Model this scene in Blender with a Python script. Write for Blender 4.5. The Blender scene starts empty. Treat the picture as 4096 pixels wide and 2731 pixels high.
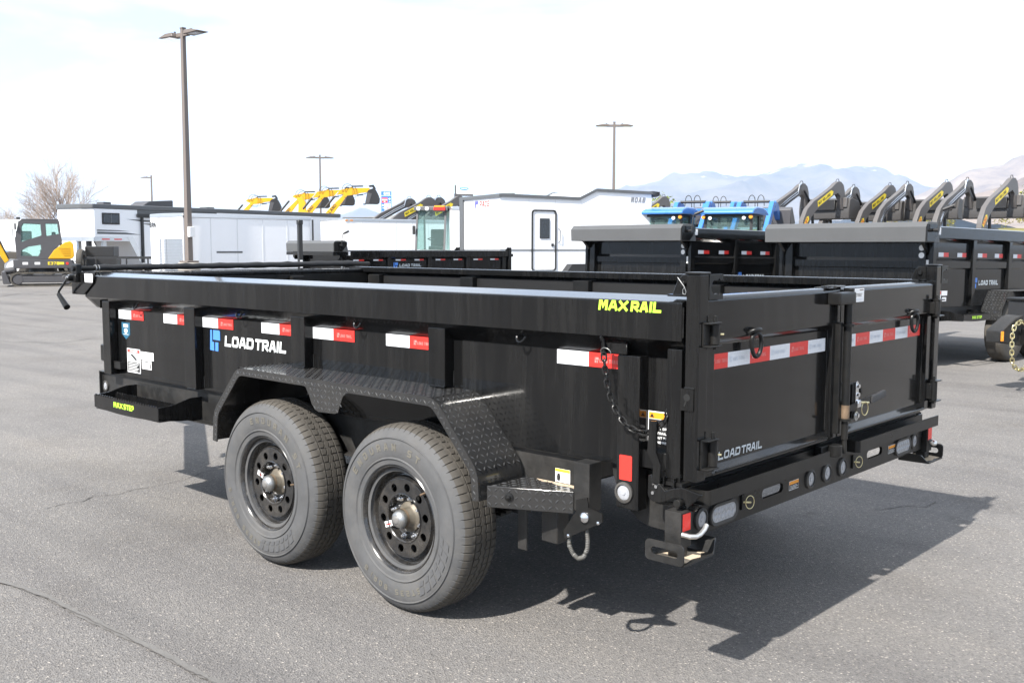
import bpy, bmesh, math, random
from mathutils import Vector, Matrix
R_ = math.radians
SC = bpy.context.scene
COL = SC.collection
random.seed(7)

# ------------------------------------------------------------------ camera, sky, sun, exposure
cam_d = bpy.data.cameras.new('camera'); cam = bpy.data.objects.new('camera', cam_d); COL.objects.link(cam)
FW = Vector((0.67047, -0.73605, -0.09326)); RT = Vector((-0.73928, -0.67340, 0.00199)); UP = RT.cross(FW)
cam.matrix_world = Matrix(((RT.x, UP.x, -FW.x, -3.0687), (RT.y, UP.y, -FW.y, 2.6643), (RT.z, UP.z, -FW.z, 1.4993), (0, 0, 0, 1)))
cam_d.sensor_width = 36.0; cam_d.lens = 4057.8 / 4096 * 36
cam_d.clip_start = 0.05; cam_d.clip_end = 60000
SC.camera = cam
SUN_TRAVEL = Vector((0.09, -1.0, -1.0)).normalized()
SUN_EL = math.asin(-SUN_TRAVEL.z); SUN_AZ = math.atan2(-SUN_TRAVEL.x, -SUN_TRAVEL.y)
wd = bpy.data.worlds.new('World'); SC.world = wd; wd.use_nodes = True
nt = wd.node_tree; nt.nodes.clear()
_o = nt.nodes.new('ShaderNodeOutputWorld'); _b = nt.nodes.new('ShaderNodeBackground'); nt.links.new(_b.outputs[0], _o.inputs[0])
_s = nt.nodes.new('ShaderNodeTexSky'); _s.sky_type = 'NISHITA'; _s.sun_disc = False
_s.sun_elevation = SUN_EL; _s.sun_rotation = SUN_AZ; _s.altitude = 1400; _s.air_density = 1.0; _s.dust_density = 1.5; _s.ozone_density = 1.0
_t = nt.nodes.new('ShaderNodeTexCoord'); _m = nt.nodes.new('ShaderNodeMapping'); _m.inputs['Scale'].default_value = (1.6, 1.6, 7.0)
_n = nt.nodes.new('ShaderNodeTexNoise'); _n.inputs['Scale'].default_value = 1.7; _n.inputs['Detail'].default_value = 7; _n.inputs['Roughness'].default_value = .58; _n.inputs['Distortion'].default_value = .6
_r = nt.nodes.new('ShaderNodeValToRGB'); _r.color_ramp.elements[0].position = .36; _r.color_ramp.elements[0].color = (.36, .36, .36, 1); _r.color_ramp.elements[1].position = .56; _r.color_ramp.elements[1].color = (.93, .93, .93, 1)
_x = nt.nodes.new('ShaderNodeMix'); _x.data_type = 'RGBA'; _x.inputs['B'].default_value = (5.6, 5.8, 6.05, 1)
nt.links.new(_t.outputs['Generated'], _m.inputs[0]); nt.links.new(_m.outputs[0], _n.inputs[0]); nt.links.new(_n.outputs[0], _r.inputs[0])
nt.links.new(_r.outputs[0], _x.inputs['Factor']); nt.links.new(_s.outputs[0], _x.inputs['A']); nt.links.new(_x.outputs['Result'], _b.inputs[0])
_b.inputs[1].default_value = 0.104
sl = bpy.data.lights.new('sun', 'SUN'); sl.energy = 4.3; sl.angle = R_(.9); sl.color = (1, .955, .89)
so = bpy.data.objects.new('sun', sl); COL.objects.link(so); so.rotation_euler = SUN_TRAVEL.to_track_quat('-Z', 'Y').to_euler(); so.location = (0, 20, 20)
SC.view_settings.view_transform = 'Standard'; SC.view_settings.look = 'None'; SC.view_settings.gamma = 1.0; SC.view_settings.exposure = 1.30; SC.view_settings.use_curve_mapping = False
SC.render.engine = 'CYCLES'; SC.cycles.use_denoising = True; SC.cycles.max_bounces = 8; SC.cycles.transparent_max_bounces = 12; SC.cycles.caustics_reflective = False; SC.cycles.caustics_refractive = False
SC.cycles.volume_bounces = 1; SC.cycles.sample_clamp_indirect = 6

# ------------------------------------------------------------------ materials
MATS = {}
def P(name, col, rough=.5, metal=0., var=.12, scale=6., bump=0., bscale=120., coat=0., rvar=.1, streak=False, spec=.5, dust=0., cior=1.5, dcol=(.30, .26, .21)):
    if name in MATS: return MATS[name]
    m = bpy.data.materials.new(name); m.use_nodes = True; t = m.node_tree; b = t.nodes['Principled BSDF']; N = t.nodes.new; L = t.links.new
    b.inputs['Metallic'].default_value = metal; b.inputs['Specular IOR Level'].default_value = spec
    b.inputs['Coat Weight'].default_value = coat; b.inputs['Coat Roughness'].default_value = .06; b.inputs['Coat IOR'].default_value = cior
    tc = N('ShaderNodeTexCoord'); mp = N('ShaderNodeMapping'); L(tc.outputs['Object'], mp.inputs[0])
    if streak: mp.inputs['Scale'].default_value = (5, 5, .35)
    nz = N('ShaderNodeTexNoise'); nz.inputs['Scale'].default_value = scale; nz.inputs['Detail'].default_value = 5; nz.inputs['Roughness'].default_value = .62; L(mp.outputs[0], nz.inputs[0])
    cr = N('ShaderNodeMix'); cr.data_type = 'RGBA'
    cr.inputs['A'].default_value = (*[c * (1 - var) for c in col], 1); cr.inputs['B'].default_value = (*[min(1, c * (1 + var)) for c in col], 1)
    L(nz.outputs[0], cr.inputs['Factor']); out = cr.outputs['Result']
    mr = N('ShaderNodeMapRange'); mr.inputs['To Min'].default_value = max(.02, rough * (1 - rvar)); mr.inputs['To Max'].default_value = min(1, rough * (1 + rvar)); L(nz.outputs[0], mr.inputs[0]); ro = mr.outputs[0]
    if dust:
        n2 = N('ShaderNodeTexNoise'); n2.inputs['Scale'].default_value = 3.1; n2.inputs['Detail'].default_value = 9; n2.inputs['Roughness'].default_value = .75; L(mp.outputs[0], n2.inputs[0])
        rp = N('ShaderNodeMapRange'); rp.inputs['From Min'].default_value = .46; rp.inputs['From Max'].default_value = .78; rp.inputs['To Max'].default_value = dust; L(n2.outputs[0], rp.inputs[0])
        mx = N('ShaderNodeMix'); mx.data_type = 'RGBA'; mx.inputs['B'].default_value = (*dcol, 1); L(rp.outputs[0], mx.inputs['Factor']); L(out, mx.inputs['A']); out = mx.outputs['Result']
        ad = N('ShaderNodeMath'); ad.operation = 'ADD'; ad.use_clamp = True; ml = N('ShaderNodeMath'); ml.operation = 'MULTIPLY'; ml.inputs[1].default_value = .8; L(rp.outputs[0], ml.inputs[0]); L(ml.outputs[0], ad.inputs[0]); L(ro, ad.inputs[1]); ro = ad.outputs[0]
    L(out, b.inputs['Base Color']); L(ro, b.inputs['Roughness'])
    if bump:
        nb = N('ShaderNodeTexNoise'); nb.inputs['Scale'].default_value = bscale; nb.inputs['Detail'].default_value = 3; L(tc.outputs['Object'], nb.inputs[0])
        bp = N('ShaderNodeBump'); bp.inputs['Strength'].default_value = bump; bp.inputs['Distance'].default_value = .004; L(nb.outputs[0], bp.inputs['Height']); L(bp.outputs[0], b.inputs['Normal'])
    MATS[name] = m; return m

def glass_mat(name, tint, alpha_mix=.55, rough=.02):
    m = bpy.data.materials.new(name); m.use_nodes = True; t = m.node_tree; t.nodes.clear(); N = t.nodes.new
    o = N('ShaderNodeOutputMaterial'); mx = N('ShaderNodeMixShader'); tr = N('ShaderNodeBsdfTransparent'); gl = N('ShaderNodeBsdfPrincipled')
    tr.inputs[0].default_value = (*tint, 1); gl.inputs['Base Color'].default_value = (tint[0] * .25, tint[1] * .3, tint[2] * .3, 1); gl.inputs['Roughness'].default_value = rough
    mx.inputs[0].default_value = alpha_mix; t.links.new(tr.outputs[0], mx.inputs[1]); t.links.new(gl.outputs[0], mx.inputs[2]); t.links.new(mx.outputs[0], o.inputs[0])
    MATS[name] = m; return m

BLK = P('black_gloss_paint', (.0062, .0064, .0068), .17, coat=1., cior=1.27, spec=.1, var=.35, scale=4, streak=True, rvar=.5, bump=.03, bscale=30, dust=.06, dcol=(.20, .19, .175))
BLK2 = P('black_satin_paint', (.0095, .0098, .0101), .3, spec=.25, var=.3, scale=9, rvar=.3, bump=.06, bscale=60, dust=.05)
FRM = P('black_dusty_frame', (.019, .0188, .0184), .36, var=.5, scale=22, rvar=.4, bump=.12, bscale=160, spec=.35, dust=.17, dcol=(.22, .20, .18))
TMRK = P('tread_mark_paint', (.042, .0425, .043), .36, spec=.5, var=.3, scale=40)
PLATE = P('black_tread_plate', (.019, .0193, .0198), .24, coat=.6, spec=.4, var=.3, scale=12, rvar=.3, dust=.05)
LINER = P('black_bed_liner', (.012, .012, .0125), .5, spec=.3, var=.5, scale=60, bump=.8, bscale=320, rvar=.5)
TARP = P('black_tarp_cloth', (.014, .014, .015), .55, var=.3, scale=40, bump=.6, bscale=90)
RUB = P('tyre_sidewall_rubber', (.080, .081, .083), .66, var=.30, scale=9, dust=.55, dcol=(.150, .142, .130), spec=.3, bump=.15, bscale=90)
RUBT = P('tyre_tread_rubber', (.066, .061, .054), .75, var=.25, scale=14, dust=.4, dcol=(.15, .13, .105), spec=.25)
RIMM = P('black_rim_paint', (.014, .014, .0145), .2, coat=.5, var=.4, scale=25, dust=.22)
CHR = P('chrome', (.75, .76, .78), .16, 1., var=.08, scale=60)
STEEL = P('dull_steel', (.42, .42, .41), .38, .9, var=.25, scale=60)
ZINC = P('yellow_zinc', (.62, .55, .32), .3, .9, var=.25, scale=60)
ALU = P('aluminium', (.62, .64, .66), .32, .85, var=.08, scale=8)
RUST = P('rusty_hub', (.16, .11, .07), .7, .2, var=.6, scale=40, bump=.3)
TAN = P('dried_tan_mud', (.52, .42, .30), .9, var=.2, scale=50, bump=.5, bscale=200, dust=.3)
LENS = P('clear_lens', (.33, .34, .36), .12, var=.35, scale=90, coat=.5)
RINGD = P('rubber_grommet', (.05, .048, .046), .7, var=.3, scale=60, dust=.3)
WHT_T = P('white_reflective_tape', (.70, .72, .75), .3, var=.22, scale=190)
RED_T = P('red_reflective_tape', (.70, .032, .024), .3, var=.16, scale=120)
PINK = P('tape_print', (.78, .22, .2), .4, var=.05)
PALE = P('tape_print_grey', (.62, .66, .72), .4, var=.05)
REDR = P('red_reflector', (.80, .040, .030), .22, var=.05, scale=60)
AMB = P('amber_lens', (.85, .30, .03), .2, var=.05)
BLUE = P('logo_blue', (.07, .24, .72), .4, var=.04)
WLET = P('white_lettering', (.80, .84, .84), .4, var=.04)
SLET = P('silver_lettering', (.50, .54, .56), .35, var=.05)
LIME = P('lime_lettering', (.50, .86, .06), .4, var=.04)
STKW = P('white_sticker', (.80, .80, .80), .45, var=.04)
STKK = P('black_print', (.02, .02, .02), .5, var=.1)
STKR = P('red_print', (.66, .06, .05), .45, var=.05)
STKB = P('teal_sticker', (.025, .115, .19), .4, var=.05)
ORG = P('orange_print', (.86, .33, .02), .45, var=.05)
YEL_S = P('yellow_print', (.86, .66, .04), .45, var=.05)
DARK = P('dark_inside', (.006, .006, .006), .8, var=.2)

# ------------------------------------------------------------------ mesh builder
class MB:
    def __init__(s): s.v = []; s.f = []; s.mi = []; s.cur = 0
    def add(s, vs, fs):
        o = len(s.v); s.v += [Vector(p) for p in vs]; s.f += [tuple(i + o for i in f) for f in fs]; s.mi += [s.cur] * len(fs); return o
    def box(s, a, b):
        x0, x1 = sorted((a[0], b[0])); y0, y1 = sorted((a[1], b[1])); z0, z1 = sorted((a[2], b[2]))
        s.add([(x0, y0, z0), (x1, y0, z0), (x1, y1, z0), (x0, y1, z0), (x0, y0, z1), (x1, y0, z1), (x1, y1, z1), (x0, y1, z1)],
              [(0, 3, 2, 1), (4, 5, 6, 7), (0, 1, 5, 4), (1, 2, 6, 5), (2, 3, 7, 6), (3, 0, 4, 7)]); return s
    def prism(s, poly, axis, a, b):
        def pt(p, t): return {'x': (t, p[0], p[1]), 'y': (p[0], t, p[1]), 'z': (p[0], p[1], t)}[axis]
        n = len(poly)
        s.add([pt(p, a) for p in poly] + [pt(p, b) for p in poly], [tuple(range(n)), tuple(range(2 * n - 1, n - 1, -1))] + [(i, (i + 1) % n, n + (i + 1) % n, n + i) for i in range(n)]); return s
    def hexa(s, lo, hi):   # two quads (4 points each)
        s.add(list(lo) + list(hi), [(3, 2, 1, 0), (4, 5, 6, 7), (0, 1, 5, 4), (1, 2, 6, 5), (2, 3, 7, 6), (3, 0, 4, 7)]); return s
    def cyl(s, p0, p1, r, n=14, r2=None, caps=True):
        p0, p1 = Vector(p0), Vector(p1); d = (p1 - p0).normalized(); a = d.orthogonal().normalized(); b = d.cross(a); r2 = r if r2 is None else r2
        vs = [p0 + (a * math.cos(2 * math.pi * i / n) + b * math.sin(2 * math.pi * i / n)) * r for i in range(n)] + [p1 + (a * math.cos(2 * math.pi * i / n) + b * math.sin(2 * math.pi * i / n)) * r2 for i in range(n)]
        fs = [(i, (i + 1) % n, n + (i + 1) % n, n + i) for i in range(n)]
        if caps: fs += [tuple(range(n - 1, -1, -1)), tuple(range(n, 2 * n))]
        s.add(vs, fs); return s
    def tube(s, pts, r, n=8, closed=False, rf=None):
        pts = [Vector(p) for p in pts]; m = len(pts); rings = []; a = None
        for i, p in enumerate(pts):
            d = (pts[(i + 1) % m] - pts[i - 1]) if (closed or 0 < i < m - 1) else (pts[1] - pts[0] if i == 0 else pts[-1] - pts[-2])
            d = d.normalized() if d.length > 1e-9 else Vector((0, 0, 1))
            a = (a - d * a.dot(d)) if a else d.orthogonal(); a.normalize(); b = d.cross(a); rr = rf(i / max(1, m - 1)) if rf else r
            rings.append([p + (a * math.cos(2 * math.pi * k / n) + b * math.sin(2 * math.pi * k / n)) * rr for k in range(n)])
        o = len(s.v); vs = [q for r_ in rings for q in r_]; fs = []
        for i in range(m if closed else m - 1):
            j = (i + 1) % m
            for k in range(n): fs.append((i * n + k, i * n + (k + 1) % n, j * n + (k + 1) % n, j * n + k))
        if not closed: fs += [tuple(range(n - 1, -1, -1)), tuple((m - 1) * n + k for k in range(n))]
        s.add(vs, fs); return s
    def lathe(s, prof, o, axis='y', n=32, close=False, fn=None, angs=None):
        # prof: (r, h) along axis; fn(i, j, r, h) may change them
        o = Vector(o); vs = []
        for i, (r, h) in enumerate(prof):
            for j in range(n):
                rr, hh = fn(i, j, r, h) if fn else (r, h); t = angs[j] if angs else 2 * math.pi * j / n; c, q = rr * math.cos(t), rr * math.sin(t)
                vs.append(o + Vector({'x': (hh, c, q), 'y': (c, hh, q), 'z': (c, q, hh)}[axis]))
        m = len(prof); fs = [(i * n + j, i * n + (j + 1) % n, ((i + 1) % m) * n + (j + 1) % n, ((i + 1) % m) * n + j) for i in range(m if close else m - 1) for j in range(n)]
        s.add(vs, fs); return s
    def ball(s, c, r, sx=1, sy=1, sz=1, n=12, m=8):
        c = Vector(c); vs = []; 
        for i in range(1, m):
            t = math.pi * i / m
            for j in range(n): u = 2 * math.pi * j / n; vs.append(c + Vector((r * sx * math.sin(t) * math.cos(u), r * sy * math.sin(t) * math.sin(u), r * sz * math.cos(t))))
        vs += [c + Vector((0, 0, r * sz)), c - Vector((0, 0, r * sz))]; T, Bm = (m - 1) * n, (m - 1) * n + 1
        fs = [(i * n + j, (i + 1) * n + j, (i + 1) * n + (j + 1) % n, i * n + (j + 1) % n) for i in range(m - 2) for j in range(n)]
        fs += [(T, j, (j + 1) % n) for j in range(n)] + [(Bm, (m - 2) * n + (j + 1) % n, (m - 2) * n + j) for j in range(n)]
        s.add(vs, fs); return s
    def xf(s, M, start=0):
        for i in range(start, len(s.v)): s.v[i] = M @ s.v[i]
        return s
    def mirror_y(s, yc, start=0):
        for i in range(start, len(s.v)): s.v[i] = Vector((s.v[i].x, 2 * yc - s.v[i].y, s.v[i].z))
        return s
    def mesh(s, name, mats, bevel=0., seg=1, ang=38):
        me = bpy.data.meshes.new(name); me.from_pydata([tuple(p) for p in s.v], [], s.f); 
        for m in (mats if isinstance(mats, (list, tuple)) else [mats]): me.materials.append(m)
        if len(set(s.mi)) > 1: me.polygons.foreach_set('material_index', s.mi)
        bm = bmesh.new(); bm.from_mesh(me); bmesh.ops.recalc_face_normals(bm, faces=bm.faces)
        if bevel:
            es = [e for e in bm.edges if len(e.link_faces) == 2 and e.calc_face_angle(0) > R_(28)]
            bmesh.ops.bevel(bm, geom=es, offset=bevel, segments=seg, profile=.6, affect='EDGES', clamp_overlap=True)
        bm.to_mesh(me); bm.free()
        me.polygons.foreach_set('use_smooth', [True] * len(me.polygons)); me.set_sharp_from_angle(angle=R_(ang)); me.update(); return me
    def build(s, name, mats, parent=None, bevel=0., seg=1, ang=38, label=None):
        o = link(name, s.mesh(name, mats, bevel, seg, ang), parent, label)
        if len(o.data.polygons) < 4000: w = o.modifiers.new('flat_shading', 'WEIGHTED_NORMAL'); w.keep_sharp = True; w.weight = 80
        return o
OFF = {}
def link(name, me, parent=None, label=None):
    o = bpy.data.objects.new(name, me); COL.objects.link(o)
    if parent is not None:
        o.parent = parent
        if parent.name in OFF: o.location = -OFF[parent.name]
    if label: o['label'] = label
    return o
def thing(name, label, cat, loc=(0, 0, 0), rotz=0., group=None):
    o = bpy.data.objects.new(name, None); COL.objects.link(o); o.empty_display_size = .2; o.location = loc; o.rotation_euler = (0, 0, rotz); o['label'] = label; o['category'] = cat
    if group: o['group'] = group
    return o
def tag(o, label, cat, group=None, kind=None):
    o['label'] = label; o['category'] = cat
    if group: o['group'] = group
    return o
def struct(o): o['kind'] = 'structure'; return o
def dup(root, loc, rotz, label=None, parent=None):
    r = root.copy(); COL.objects.link(r); r.location = loc; r.rotation_euler = (0, 0, rotz)
    if label: r['label'] = label
    if parent is not None: r.parent = parent
    for ch in list(root.children):
        c = ch.copy(); COL.objects.link(c); c.parent = r
        for g in ch.children: d = g.copy(); COL.objects.link(d); d.parent = c
    return r
def plate(outer, holes, th, name, mats, parent, o, u, v, bevel=0.):
    # flat plate with holes: 2-D loops in the frame (o, u, v), thickness th along u x v (outwards from o)
    o, u, v = Vector(o), Vector(u).normalized(), Vector(v).normalized(); n = u.cross(v)
    bm = bmesh.new()
    for lp in [outer] + list(holes):
        vs = [bm.verts.new(o + u * p[0] + v * p[1]) for p in lp]
        for i in range(len(vs)): bm.edges.new((vs[i], vs[(i + 1) % len(vs)]))
    bmesh.ops.triangle_fill(bm, use_beauty=True, use_dissolve=False, edges=bm.edges[:])
    r = bmesh.ops.extrude_face_region(bm, geom=bm.faces[:]); 
    for e in r['geom']:
        if isinstance(e, bmesh.types.BMVert): e.co += n * th
    bmesh.ops.recalc_face_normals(bm, faces=bm.faces)
    me = bpy.data.meshes.new(name); bm.to_mesh(me); bm.free()
    for m in (mats if isinstance(mats, (list, tuple)) else [mats]): me.materials.append(m)
    me.polygons.foreach_set('use_smooth', [True] * len(me.polygons)); me.set_sharp_from_angle(angle=R_(38))
    return link(name, me, parent)
def circ(cx, cy, r, n=16, a0=0., a1=2 * math.pi, closed=True):
    k = n if closed else n - 1
    return [(cx + r * math.cos(a0 + (a1 - a0) * i / k), cy + r * math.sin(a0 + (a1 - a0) * i / k)) for i in range(n)]
def slot(cx, cy, w, h, n=7):
    r = h / 2; a = w / 2 - r
    return [(cx + a + r * math.cos(t), cy + r * math.sin(t)) for t in [-math.pi / 2 + math.pi * i / n for i in range(n + 1)]] + [(cx - a + r * math.cos(t), cy + r * math.sin(t)) for t in [math.pi / 2 + math.pi * i / n for i in range(n + 1)]]
def rrect(cx, cy, w, h, r, n=4):
    o = []
    for sx, sy, a in ((1, -1, -math.pi / 2), (1, 1, 0), (-1, 1, math.pi / 2), (-1, -1, math.pi)):
        o += [(cx + sx * (w / 2 - r) + r * math.cos(a + math.pi / 2 * i / n), cy + sy * (h / 2 - r) + r * math.sin(a + math.pi / 2 * i / n)) for i in range(n + 1)]
    return o

# ------------------------------------------------------------------ stroke lettering
GL = {'A': [[(0, 0), (.34, 1), (.66, 1), (1, 0)], [(.2, .3), (.8, .3)]], 'B': [[(0, 0), (0, 1), (.85, 1), (1, .85), (1, .6), (.85, .5), (.1, .5)], [(.85, .5), (1, .4), (1, .15), (.85, 0), (.1, 0)]],
 'C': [[(1, 1), (.15, 1), (0, .85), (0, .15), (.15, 0), (1, 0)]], 'D': [[(.12, 0), (.85, 0), (1, .15), (1, .85), (.85, 1), (0, 1)], [(0, 0), (0, .6)]], 'E': [[(1, 1), (0, 1), (0, 0), (1, 0)], [(.12, .5), (.85, .5)]],
 'F': [[(1, 1), (0, 1), (0, 0)], [(.12, .5), (.8, .5)]], 'G': [[(1, 1), (.15, 1), (0, .85), (0, .15), (.15, 0), (1, 0), (1, .5), (.55, .5)]], 'H': [[(0, 0), (0, 1)], [(1, 0), (1, 1)], [(.12, .5), (.88, .5)]], 'I': [[(.5, 0), (.5, 1)]],
 'J': [[(1, 1), (1, .15), (.85, 0), (0, 0)]], 'K': [[(0, 0), (0, 1)], [(1, 1), (.2, .5), (1, 0)]], 'L': [[(0, 1), (0, 0), (1, 0)]], 'M': [[(0, 0), (0, 1), (.2, 1), (.5, .35), (.8, 1), (1, 1), (1, 0)]], 'N': [[(0, 0), (0, 1), (.15, 1), (.85, 0), (1, 0), (1, 1)]],
 'O': [[(.15, 0), (.85, 0), (1, .15), (1, .85), (.85, 1), (.15, 1), (0, .85), (0, .15), (.15, 0)]], 'P': [[(0, 0), (0, 1), (.85, 1), (1, .85), (1, .55), (.85, .42), (.12, .42)]], 'Q': [[(.15, 0), (.85, 0), (1, .15), (1, .85), (.85, 1), (.15, 1), (0, .85), (0, .15), (.15, 0)], [(.6, .3), (1, -.1)]],
 'R': [[(0, 0), (0, .68)], [(0, 1), (.85, 1), (1, .85), (1, .55), (.85, .42), (.3, .42), (1, 0)]], 'S': [[(1, 1), (.15, 1), (0, .85), (0, .6), (.15, .5), (.85, .5), (1, .4), (1, .15), (.85, 0), (0, 0)]], 'T': [[(0, 1), (1, 1)], [(.5, 0), (.5, .9)]],
 'U': [[(0, 1), (0, .15), (.15, 0), (.85, 0), (1, .15), (1, 1)]], 'V': [[(0, 1), (.5, 0), (1, 1)]], 'W': [[(0, 1), (.2, 0), (.5, .7), (.8, 0), (1, 1)]], 'X': [[(0, 0), (1, 1)], [(0, 1), (.42, .58)], [(.58, .42), (1, 0)]], 'Y': [[(0, 1), (.5, .5), (1, 1)], [(.5, 0), (.5, .45)]],
 'Z': [[(0, 1), (1, 1), (0, 0), (1, 0)]], '0': [[(.15, 0), (.85, 0), (1, .15), (1, .85), (.85, 1), (.15, 1), (0, .85), (0, .15), (.15, 0)]], '1': [[(.2, .8), (.5, 1), (.5, 0)]], '2': [[(0, 1), (.85, 1), (1, .85), (1, .6), (.85, .5), (.15, .5), (0, .4), (0, 0), (1, 0)]],
 '3': [[(0, 1), (.85, 1), (1, .85), (1, .15), (.85, 0), (0, 0)], [(.3, .5), (.9, .5)]], '4': [[(.75, 0), (.75, 1), (0, .3), (1, .3)]], '5': [[(1, 1), (0, 1), (0, .55), (.85, .55), (1, .4), (1, .15), (.85, 0), (0, 0)]], '6': [[(1, 1), (.15, 1), (0, .85), (0, .15), (.15, 0), (.85, 0), (1, .15), (1, .45), (.85, .55), (.1, .55)]],
 '7': [[(0, 1), (1, 1), (.35, 0)]], '8': [[(.15, 0), (.85, 0), (1, .15), (1, .85), (.85, 1), (.15, 1), (0, .85), (0, .15), (.15, 0)], [(.1, .5), (.9, .5)]], '9': [[(.9, .45), (.15, .45), (0, .55), (0, .85), (.15, 1), (.85, 1), (1, .85), (1, .15), (.85, 0), (0, 0)]],
 '-': [[(.2, .5), (.8, .5)]], '.': [[(.4, 0), (.4, .12)]], '+': [[(.5, .1), (.5, .9)], [(.1, .5), (.4, .5)], [(.6, .5), (.9, .5)]]}
def glyph_strips(ch, w, h, t):
    out = []
    for pl in GL.get(ch, []):
        pts = [Vector((p[0] * (w - t) + t / 2, p[1] * (h - t) + t / 2)) for p in pl]; n = len(pts); cl = (pts[0] - pts[-1]).length < 1e-6
        if cl: pts = pts[:-1]; n -= 1
        L, Rr = [], []
        for i in range(n):
            a = pts[i - 1] if (cl or i > 0) else None; b = pts[(i + 1) % n] if (cl or i < n - 1) else None
            d1 = (pts[i] - a).normalized() if a is not None else None; d2 = (b - pts[i]).normalized() if b is not None else None
            if d1 is None: nn = Vector((-d2.y, d2.x)); sc = 1; p = pts[i] - d2 * t / 2
            elif d2 is None: nn = Vector((-d1.y, d1.x)); sc = 1; p = pts[i] + d1 * t / 2
            else:
                n1, n2 = Vector((-d1.y, d1.x)), Vector((-d2.y, d2.x)); nn = (n1 + n2); nn = nn.normalized() if nn.length > 1e-6 else n1; sc = min(1.8, 1 / max(.3, nn.dot(n1))); p = pts[i]
            L.append(p + nn * t / 2 * sc); Rr.append(p - nn * t / 2 * sc)
        out.append((L, Rr, cl))
    return out
def text_width(txt, h, w, gap): return sum((.45 * h if c == ' ' else (.30 * h if c in 'I1.' else w) + gap) for c in txt) - gap
def text_mesh(B, txt, h, o, u, v, w=None, t=None, gap=None, shear=0., lift=.0015):
    w = w or h * .72; t = t or h * .2; gap = gap if gap is not None else h * .16
    o, u, v = Vector(o), Vector(u), Vector(v); n = u.cross(v).normalized(); x = 0.; k = 0
    for c in txt:
        if c == ' ': x += .45 * h; continue
        gw = .30 * h if c in 'I1.' else w
        for (L, Rr, cl) in glyph_strips(c, max(gw, t), h, t):
            def q(p): return o + u * (x + p.x + shear * p.y) + v * p.y + n * (lift + .00012 * (k % 4))
            m = len(L); B.add([q(p) for p in L] + [q(p) for p in Rr], [(i, (i + 1) % m, m + (i + 1) % m, m + i) for i in range(m if cl else m - 1)]); k += 1
        x += gw + gap
    return x - gap
def text_fit(B, txt, width, h, o, u, v, t=.2, shear=0., lift=.0015, gap=.16):
    w = h * .72; n = text_width(txt, h, w, h * gap); nw = sum(1 for c in txt if c not in ' I1.'); w2 = w + (width - n) / max(1, nw)
    text_mesh(B, txt, h, o, u, v, max(w2, h * .3), h * t, h * gap, shear, lift)
def flat(name, parent, mat, rects, o, u, v, lift=.001):
    # rects: list of 2-D polygons laid on a surface as one thin printed piece
    B = MB(); o, u, v = Vector(o), Vector(u), Vector(v); n = u.cross(v).normalized()
    for pl in rects: B.add([o + u * p[0] + v * p[1] + n * lift for p in pl], [tuple(range(len(pl)))])
    return B.build(name, mat, parent)
def rc(x0, y0, x1, y1): return [(x0, y0), (x1, y0), (x1, y1), (x0, y1)]
def logo(B, h, o, u, v, lift=.0015):   # the blue split-block mark, height h
    o, u, v = Vector(o), Vector(u), Vector(v); n = u.cross(v).normalized(); s = h
    for pl in ([(.0, .02), (.36, .0), (.36, .42), (.2, .43), (.2, 1.0), (.05, 1.0)], [(.28, .54), (.9, .52), (.9, .95), (.82, 1.0), (.3, 1.0)], [(.46, .0), (.72, -.01), (.74, .42), (.48, .42)]):
        B.add([o + u * p[0] * s + v * p[1] * s + n * lift for p in pl], [tuple(range(len(pl)))])
def lozenges(B, o, u, v, lu, lv, pitch=.027, L=.021, W=.0075, H=.0024, keep=None):
    # raised tread-plate marks on the parallelogram o + u*[0,lu] + v*[0,lv]
    o, u, v = Vector(o), Vector(u).normalized(), Vector(v).normalized(); n = u.cross(v).normalized()
    i = 0; y = pitch * .5
    while y < lv - .004:
        x = pitch * .4; j = 0
        while x < lu - .004:
            if keep is None or keep(x, y):
                s = 1 if (i + j) % 2 else -1; d = (u + v * s).normalized(); e = n.cross(d); c = o + u * x + v * y
                B.add([c - d * L / 2, c - e * W / 2, c + d * L / 2, c + e * W / 2, c - d * L * .2 + n * H, c + d * L * .2 + n * H], [(0, 1, 4), (1, 2, 5, 4), (2, 3, 5), (3, 0, 4, 5)])
            x += pitch; j += 1
        y += pitch; i += 1
SU, SV = (-1, 0, 0), (0, 0, 1)     # side frame: u towards the rear, v up, facing +y
GU, GV = (0, -1, 0), (0, 0, 1)     # gate frame: u to the right, facing -x
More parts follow.
